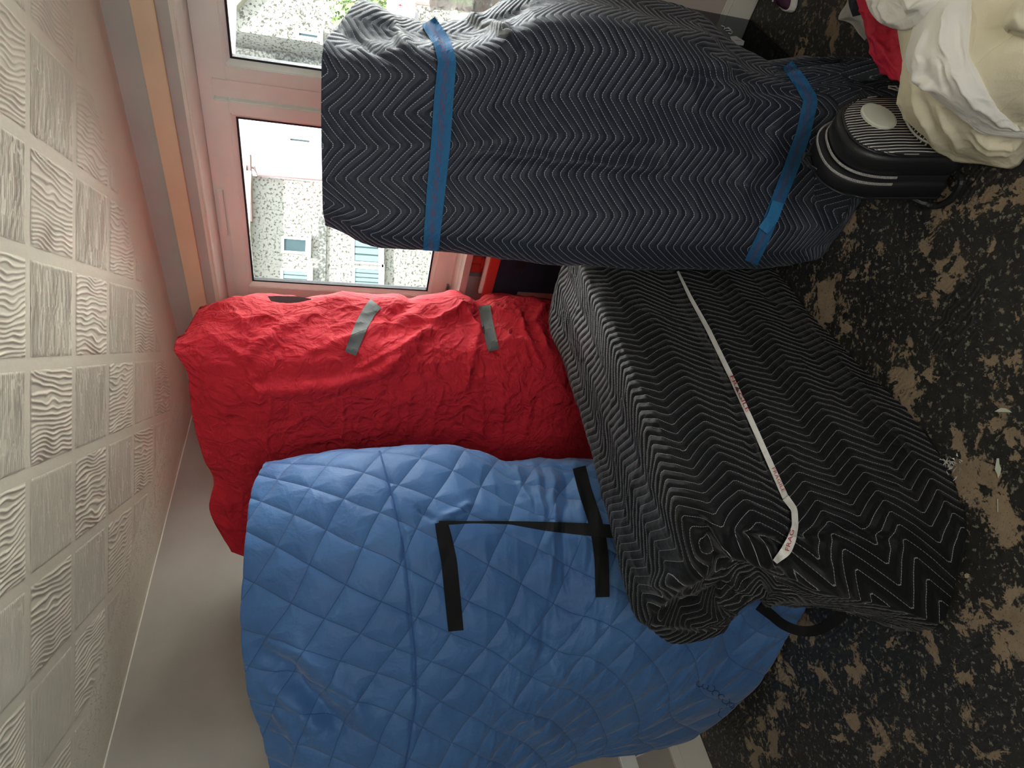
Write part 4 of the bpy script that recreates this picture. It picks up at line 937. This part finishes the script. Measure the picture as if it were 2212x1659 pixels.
L(dome_solid('front_panel', BW*.86, BH*.88, -.084, -.074, .010, M['pinstripe'], bag, inset=.004))
L(dome_solid('back_body', BW, BH, .004, .060, .006, M['leather'], bag))
L(dome_solid('lining', BW*.9, BH*.9, -.020, .012, .0, M['gasket'], bag, inset=.002))
for yy, wd, ht in ((-.079, BW*.87, BH*.885), (.055, BW*1.0, BH*1.0)):
    L(link('piping', tube_me('piping', [(x, yy, z) for x, z in dome(wd, ht)], .0035, 6, True), M['leather'], bag))
for yy, wd, ht in ((-.012, BW*.93, BH*.935), (.004, BW*.99, BH*.99)):
    o = dome(wd, ht, 90)[10:]; V = []; F = []
    P_ = np.array(o); seg = np.concatenate([[0], np.cumsum(np.linalg.norm(np.diff(P_, axis=0), axis=1))]); T = np.arange(0, seg[-1], .0042)
    for t in T:
        x = np.interp(t, seg, P_[:, 0]); z = np.interp(t, seg, P_[:, 1]); k = len(V); d_ = .0016
        for a in (-1, 1):
            for b in (-1, 1):
                for c in (-1, 1): V.append((x*1.01+a*d_, yy+b*.0032, z*1.006+c*d_))
        F += [(k, k+1, k+3, k+2), (k+4, k+6, k+7, k+5), (k, k+4, k+5, k+1), (k+2, k+3, k+7, k+6), (k, k+2, k+6, k+4), (k+1, k+5, k+7, k+3)]
    L(link('zip_teeth', pyd('zip', V, F), M['zip'], bag, kind='stuff'))
# plain oval patch on the front
cx, czz = .018, .205; V = []; n = 36
for s_, yy in ((1, -.0905), (1, -.0965), (.9, -.0985)):
    for i in range(n):
        a = 2*math.pi*i/n; x = .052*math.cos(a)*s_; z = .040*math.sin(a)*s_; t = math.radians(28); V.append((cx+x*math.cos(t)-z*math.sin(t), yy, czz+x*math.sin(t)+z*math.cos(t)))
F = [(k*n+i, k*n+(i+1) % n, (k+1)*n+(i+1) % n, (k+1)*n+i) for k in (0, 1) for i in range(n)]+[tuple(range(2*n, 3*n))]
L(link('oval_patch', pyd('patch', V, F), plain('off_white_felt', (.66, .68, .60), .7), bag, label='plain off-white oval patch'))
# front pocket with zip
L(dome_solid('front_pocket', BW*.74, BH*.42, -.112, -.080, .006, M['pinstripe'], bag, inset=.006))
o = [(x, -.100, z) for x, z in dome(BW*.75, BH*.43, 40)[8:]]
L(link('pocket_zip', tube_me('pz', o, .003, 6), M['zip'], bag))
L(link('zip_pull', tube_me('zp', [(.10, -.11, .13), (.108, -.118, .145), (.112, -.116, .162), (.102, -.118, .166), (.098, -.116, .15), (.10, -.11, .13)], .0022, 6), M['zip'], bag))
L(link('top_handle', tube_me('th', [(-.03, .045, BH*.98), (-.025, .04, BH+.02), (0, .04, BH+.03), (.025, .04, BH+.02), (.03, .045, BH*.98)], .006, 8), M['leather'], bag))
st = [(-.10, .062, .10), (-.145, .07, .03), (-.17, .03, .008), (-.165, -.03, .006), (-.13, -.03, .004)]
L(link('shoulder_strap', tube_me('ss', hermite(np.array(st), np.arange(5.), np.linspace(0, 4, 24)), .010, 8), M['leather'], bag))
bag.matrix_basis = Mb
_e = Mb.to_euler()

# ---- red cloth, cream trousers, white top in the near heap
M['cream'] = plain('cream_cotton_twill', srgb(238, 231, 205), .85, .25, 350)
M['white_cloth'] = plain('white_jersey_cotton', srgb(246, 245, 240), .85, .2, 350)
M['redcloth'] = plain('red_thin_cloth', (.68, .02, .06), .6, .2, 120)
rc = [((1835, -30, 1.62), (1862, -32, 1.58), (1890, -34, 1.56), (1935, -36, 1.52)),
      ((1848, 0, 1.60), (1872, 0, 1.56), (1900, 0, 1.53), (1940, 0, 1.50)),
      ((1862, 30, 1.58), (1884, 30, 1.54), (1912, 30, 1.51), (1948, 30, 1.47)),
      ((1872, 70, 1.55), (1892, 72, 1.51), (1918, 74, 1.48), (1955, 76, 1.44)),
      ((1876, 108, 1.53), (1897, 112, 1.49), (1921, 114, 1.46), (1958, 116, 1.42)),
      ((1892, 145, 1.52), (1908, 148, 1.48), (1928, 150, 1.45), (1960, 150, 1.41)),
      ((1916, 168, 1.50), (1925, 172, 1.47), (1938, 176, 1.44), (1960, 180, 1.41))]
rc = [[atY(*p) for p in r] for r in rc]
rc = [list(x) for x in zip(*rc)]
def heap_disp(a, b): return lambda u, v, Q: a*(fbm(u*9, v*9, 3)-.5)+b*(ridge(u*16+3, v*14, 3)-.4)
sheet('red_cloth', rc, 70, 60, M['redcloth'], None, heap_disp(.012, .012), [([(1860, 20), (1900, 90), (1930, 160)], 8, .012), ([(1885, 90), (1915, 80), (1940, 60)], 7, -.01), ([(1890, 130), (1925, 120), (1945, 100)], 6, .008)], back=((.03, .02, -.12), .1), label='red thin cloth spilling from under the white clothes', cat='cloth')
def zg(rows): return [[atz(x, y, z) for x, y, z in r] for r in rows]
cream = zg([((1936, -70, .20), (1936, 0, .23), (1938, 66, .25), (1947, 150, .25), (1936, 222, .235), (1951, 257, .20), (1984, 290, .15), (2029, 335, .08)),
            ((1975, -70, .26), (1975, 0, .29), (1975, 66, .30), (1975, 150, .30), (1966, 225, .275), (1985, 268, .23), (2012, 300, .17), (2060, 346, .06)),
            ((2030, -70, .28), (2030, 0, .31), (2030, 66, .32), (2030, 150, .315), (2030, 225, .28), (2040, 275, .22), (2060, 315, .15), (2112, 354, .04)),
            ((2090, -70, .29), (2090, 0, .32), (2090, 66, .33), (2090, 150, .32), (2095, 225, .27), (2105, 278, .20), (2125, 318, .13), (2168, 363, .03)),
            ((2150, -70, .29), (2150, 0, .32), (2150, 66, .33), (2150, 150, .31), (2155, 225, .25), (2165, 272, .18), (2180, 310, .11), (2195, 354, .02)),
            ((2215, -70, .28), (2215, 0, .31), (2215, 66, .32), (2215, 150, .30), (2215, 220, .24), (2215, 265, .17), (2215, 300, .10), (2216, 330, .02)),
            ((2330, -70, .22), (2330, 0, .24), (2330, 66, .25), (2330, 150, .22), (2330, 215, .17), (2330, 250, .10), (2330, 280, .05), (2330, 300, .01))])
rdC = [([(1965, 180), (1985, 240), (2020, 300), (2060, 340)], 7, .012), ([(1990, 210), (2020, 270), (2060, 320)], 6, -.008), ([(2030, 230), (2060, 300), (2072, 335)], 6, .010), ([(2100, 285), (2135, 315), (2185, 320), (2212, 300)], 6, .014), ([(2090, 300), (2130, 335), (2190, 335)], 6, .008),
       ([(1955, 120), (1950, 170), (1945, 210)], 5, .006), ([(2130, 300), (2170, 295), (2212, 285)], 5, -.008), ([(2000, 290), (2040, 330)], 5, .006)]
oC, mC = sheet('cream_trousers', cream, 150, 130, M['cream'], None, heap_disp(.012, .004), rdC, back=((0, .02, -.16), .2), warp=0, label='cream cotton trousers heaped over the backpack in the near corner', cat='trousers')
bvC = bvh_of(mC)
white = [((1840, -60), (1872, 0), (1880, 24), (1906, 54), (1925, 62), (1939, 64), (1985, 50), (2040, 0)),
         ((1890, -60), (1900, -5), (1915, 22), (1935, 50), (1958, 58), (1975, 60), (2012, 40), (2048, -10))]
# the white top: a body piece, then a long sleeve thrown across the trousers
wt = empty('white_top', atz(2000, 60, 0), label='white cotton top with one long sleeve thrown across the cream trousers', cat='shirt')
def drape(rows, lift): 
    out = []
    for r in rows:
        rr = []
        for (x, y, l) in r:
            d = Vector(ray(x, y)).normalized(); h_ = bvC.ray_cast(Vector(CAM), d, 5); dist = h_[3] if h_[0] is not None else (Vector(atz(x, y, .24))-Vector(CAM)).length
            rr.append(np.array(CAM)+np.array(d)*(dist-l*lift))
        out.append(rr)
    return out
sl_rows = [((2005, -40, 1), (2030, -42, 2), (2060, -44, 2), (2092, -44, 1)), ((1990, 20, 1), (2020, 10, 3), (2055, 5, 3), (2090, 0, 1)), ((1966, 80, 1), (2000, 72, 3.2), (2040, 66, 3.2), (2088, 55, 1)), ((1954, 135, 1), (1990, 128, 3.2), (2035, 120, 3), (2084, 112, 1)),
           ((1968, 165, 1), (2005, 162, 3), (2050, 155, 3), (2100, 150, 1)), ((2000, 192, 1), (2030, 190, 3), (2070, 184, 3), (2119, 190, 1)), ((2036, 224, 1), (2060, 222, 2.6), (2095, 215, 2.6), (2138, 225, 1)), ((2083, 258, 1), (2100, 255, 2), (2125, 248, 2), (2160, 250, 1)),
           ((2120, 286, 1), (2135, 284, 1.6), (2160, 276, 1.6), (2190, 272, 1)), ((2200, 296, 1), (2215, 296, 1.4), (2225, 290, 1.4), (2240, 284, 1)), ((2260, 300, 1), (2265, 298, 1.2), (2272, 294, 1.2), (2280, 290, 1))]
rdW = [([(2000, 60), (1985, 120), (1990, 165), (2030, 200)], 6, .010), ([(2045, 20), (2040, 90), (2052, 130)], 6, .012), ([(1970, 130), (1995, 180), (2025, 192)], 5, .010), ([(2060, 150), (2080, 200), (2120, 240)], 6, .008), ([(2030, 130), (2040, 180), (2050, 205)], 5, -.010), ([(2070, 40), (2075, 100), (2085, 150)], 5, -.006), ([(2110, 230), (2160, 262), (2210, 280)], 5, .008)]
sheet('sleeve', drape(sl_rows, .016), 80, 150, M['white_cloth'], wt, heap_disp(.008, .004), rdW, back=((0, 0, -.02), 0), warp=0)
bd_rows = [((1868, -60, 2), (1872, 0, 2), (1880, 24, 2), (1898, 46, 1.5), (1909, 54, 1)), ((1895, -60, 3), (1900, -5, 4), (1908, 18, 4), (1920, 44, 3), (1932, 60, 1.5)), ((1925, -60, 4), (1935, -5, 5), (1942, 15, 5), (1948, 40, 3.5), (1956, 62, 1.5)),
           ((1960, -60, 4), (1970, -8, 5.5), (1976, 10, 5), (1980, 32, 3.5), (1985, 50, 1.5)), ((1995, -60, 3), (2008, -12, 4), (2015, 2, 4), (2018, 18, 2.5), (2020, 30, 1)), ((2035, -60, 1), (2045, -20, 2), (2050, -8, 2), (2052, 0, 1), (2054, 8, .5))]
sheet('body', drape(bd_rows, .016), 90, 90, M['white_cloth'], wt, heap_disp(.010, .004), [([(1905, 0), (1915, 35), (1940, 50)], 6, .014), ([(1930, 0), (1950, 32), (1985, 20)], 6, -.014), ([(1890, 0), (1898, 30), (1920, 55)], 5, .012), ([(1950, -10), (1975, 15), (2010, -5)], 5, .012)], back=((0, .01, -.05), .1), warp=0)
# cream cuff curling up at the right edge, and seams
cu_rows = [[(2250, 6, 3), (2215, -6, 6), (2190, 6, 7), (2178, 26, 6), (2168, 46, 5)], [(2250, 26, 2), (2215, 24, 7), (2195, 34, 8), (2182, 46, 7), (2172, 56, 5)], [(2250, 60, 2), (2215, 60, 6), (2200, 62, 6), (2188, 62, 5), (2178, 62, 4)], [(2250, 80, 0), (2215, 74, 2), (2200, 70, 2), (2190, 66, 1), (2180, 64, .5)]]
sheet('cuff', drape(cu_rows, .012), 60, 50, M['cream'], oC, heap_disp(.002, .001), back=((0, .01, -.01), .0), warp=0)
for pl_ in ([(2100, 150), (2140, 110), (2200, 70)], [(2150, 250), (2180, 222), (2212, 200)], [(2092, 0), (2110, 40), (2102, 110)]):
    P3 = []
    for t in np.linspace(0, len(pl_)-1, 18):
        a = min(int(t), len(pl_)-2); p = np.array(pl_[a])*(1-(t-a))+np.array(pl_[a+1])*(t-a); h_ = bvC.ray_cast(Vector(CAM), Vector(ray(*p)).normalized(), 5)
        if h_[0]: P3.append(np.array(h_[0]))
    link('seam', tube_me('seam', P3, .0012, 5), M['cream'], oC)

# ---- crumpled white paper with dark print, behind the red cloth
M['paper'] = plain('white_paper', (.62, .62, .6), .7)
pp_ = [[atz(x, y, z) for x, y, z in r] for r in (((1822, -25, .03), (1828, 5, .04), (1812, 38, .02), (1838, 50, .02), (1858, 75, .01), (1868, 88, .008)), ((1845, -28, .05), (1850, 2, .05), (1848, 30, .04), (1860, 45, .03), (1872, 64, .02), (1880, 80, .01)), ((1880, -30, .03), (1885, 0, .03), (1885, 28, .02), (1888, 42, .02), (1892, 60, .01), (1896, 76, .006)))]
opp, mpp = sheet('paper_bag', pp_, 40, 30, M['paper'], None, heap_disp(.01, .008), back=((.01, .01, -.01), 0), label='crumpled white paper packet with a dark panel behind the red cloth', cat='paper packet')
bvp = bvh_of(mpp); ribbon('dark_panel', bvp, [(1842, -20), (1846, 10), (1852, 34)], [22, 26, 20], M['navy'], opp, lift=.003, n=12)

# ---- shoe at the top edge
shoe = empty('canvas_shoe', atz(1712, 2, 0), label='purple canvas shoe with a cream rubber rim and laces on the floor', cat='shoe')
c0 = atz(1714, -8, .0); V = []; F = []; n = 28; ax = np.array([.55, .835, 0]); ay = np.array([.835, -.55, 0])
def shoe_ring(l, wd, z, cx=0): return [c0+ax*(cx+l*math.cos(a))*1.0+ay*(wd*math.sin(a)*(1+.12*math.cos(a)))+Zv*z for a in np.linspace(0, 2*math.pi, n, endpoint=False)]
def loft(name, rings, mat, parent, cap=True):
    V = [v for r_ in rings for v in r_]; F = [(k*n+i, k*n+(i+1) % n, (k+1)*n+(i+1) % n, (k+1)*n+i) for k in range(len(rings)-1) for i in range(n)]
    if cap: F += [tuple(range(n))[::-1], tuple(range((len(rings)-1)*n, len(rings)*n))]
    return link(name, pyd(name, V, F), mat, parent, smooth=False)
# lengthwise across the picture's top edge
ax, ay = np.array([.93, .37, 0]), np.array([.37, -.93, 0]); c0 = atz(1712, 4, 0)+ax*.085
M['purple'] = plain('dark_purple_canvas', (.07, .02, .05), .7, .3, 300)
loft('rubber_rim', [shoe_ring(.130, .050, .002), shoe_ring(.132, .052, .010), shoe_ring(.130, .050, .026), shoe_ring(.124, .045, .027)], M['white_cloth'], shoe)
loft('canvas_upper', [shoe_ring(.124, .044, .026), shoe_ring(.118, .042, .045, .004), shoe_ring(.098, .034, .066, .02), shoe_ring(.06, .024, .080, .05)], M['purple'], shoe)
for i in range(5):
    y0 = -.085+.022*i; link('lace', tube_me('lace', [c0+ax*y0-ay*.028+Zv*(.056+.004*i), c0+ax*(y0+.008)+Zv*(.070+.003*i), c0+ax*(y0+.014)+ay*.028+Zv*(.056+.004*i)], .0035, 6), M['white_cloth'] if i % 2 else M['purple'], shoe)

# ---- scraps on the floor
def scrap(name, x, y, pts, mat, lab, cat):
    c = atz(x, y, .003); V = []; k = len(pts)
    for z in (.0035, .001):
        for px_, py_ in pts: V.append(atz(x+px_, y+py_, z))
    link(name, pyd(name, V, [tuple(range(k)), tuple(range(2*k-1, k-1, -1))]+[(i, (i+1) % k, k+(i+1) % k, k+i) for i in range(k)]), mat, None, label=lab, cat=cat)
M['palescrap'] = plain('pale_paper', (.62, .66, .55), .7); M['yellowchip'] = plain('cream_chip', (.5, .42, .24), .7)
scrap('paper_scrap', 2155, 1012, [(-2, -22), (3, -22), (4, -10), (8, 0), (6, 12), (1, 22), (-1, 12), (-6, 2), (-4, -10)], M['palescrap'], 'pale leaf-shaped paper scrap on the floor right of the low black wrapped piece', 'paper scrap')
scrap('thread_scrap', 2155, 1092, [(-1, -14), (1, -14), (1.4, 14), (-.6, 14)], M['palescrap'], 'thin pale straw lying just below the leaf-shaped scrap', 'straw')
scrap('plaster_chip', 2088, 1244, [(-5, -3), (0, -6), (5, -4), (6, 3), (1, 5), (-4, 4)], M['yellowchip'], 'small cream chip on the floor by the hem of the low black blanket', 'plaster chip')
scrap('paper_shred', 2172, 885, [(-24, 4), (-10, -4), (0, -3), (10, 2), (14, 6), (0, 5), (-12, 5)], M['palescrap'], 'pale torn paper shred on the floor above the leaf-shaped scrap', 'paper scrap')
# fluff by the hem of the low wrapped piece
V = []; F = []; cf = atz(2055, 1005, .012)
for i in range(60):
    p = cf+rng.normal(size=3)*np.array([.012, .016, .006]); p[2] = max(p[2], .003); d = rng.normal(size=3)*.006; e_ = rng.normal(size=3)*.003; k = len(V)
    V += [p-d, p+e_, p+d]; F.append((k, k+1, k+2))
link('lint_ball', pyd('lint', V, F), M['paper'], None, label='tuft of white lint against the hem of the low black blanket', cat='lint')
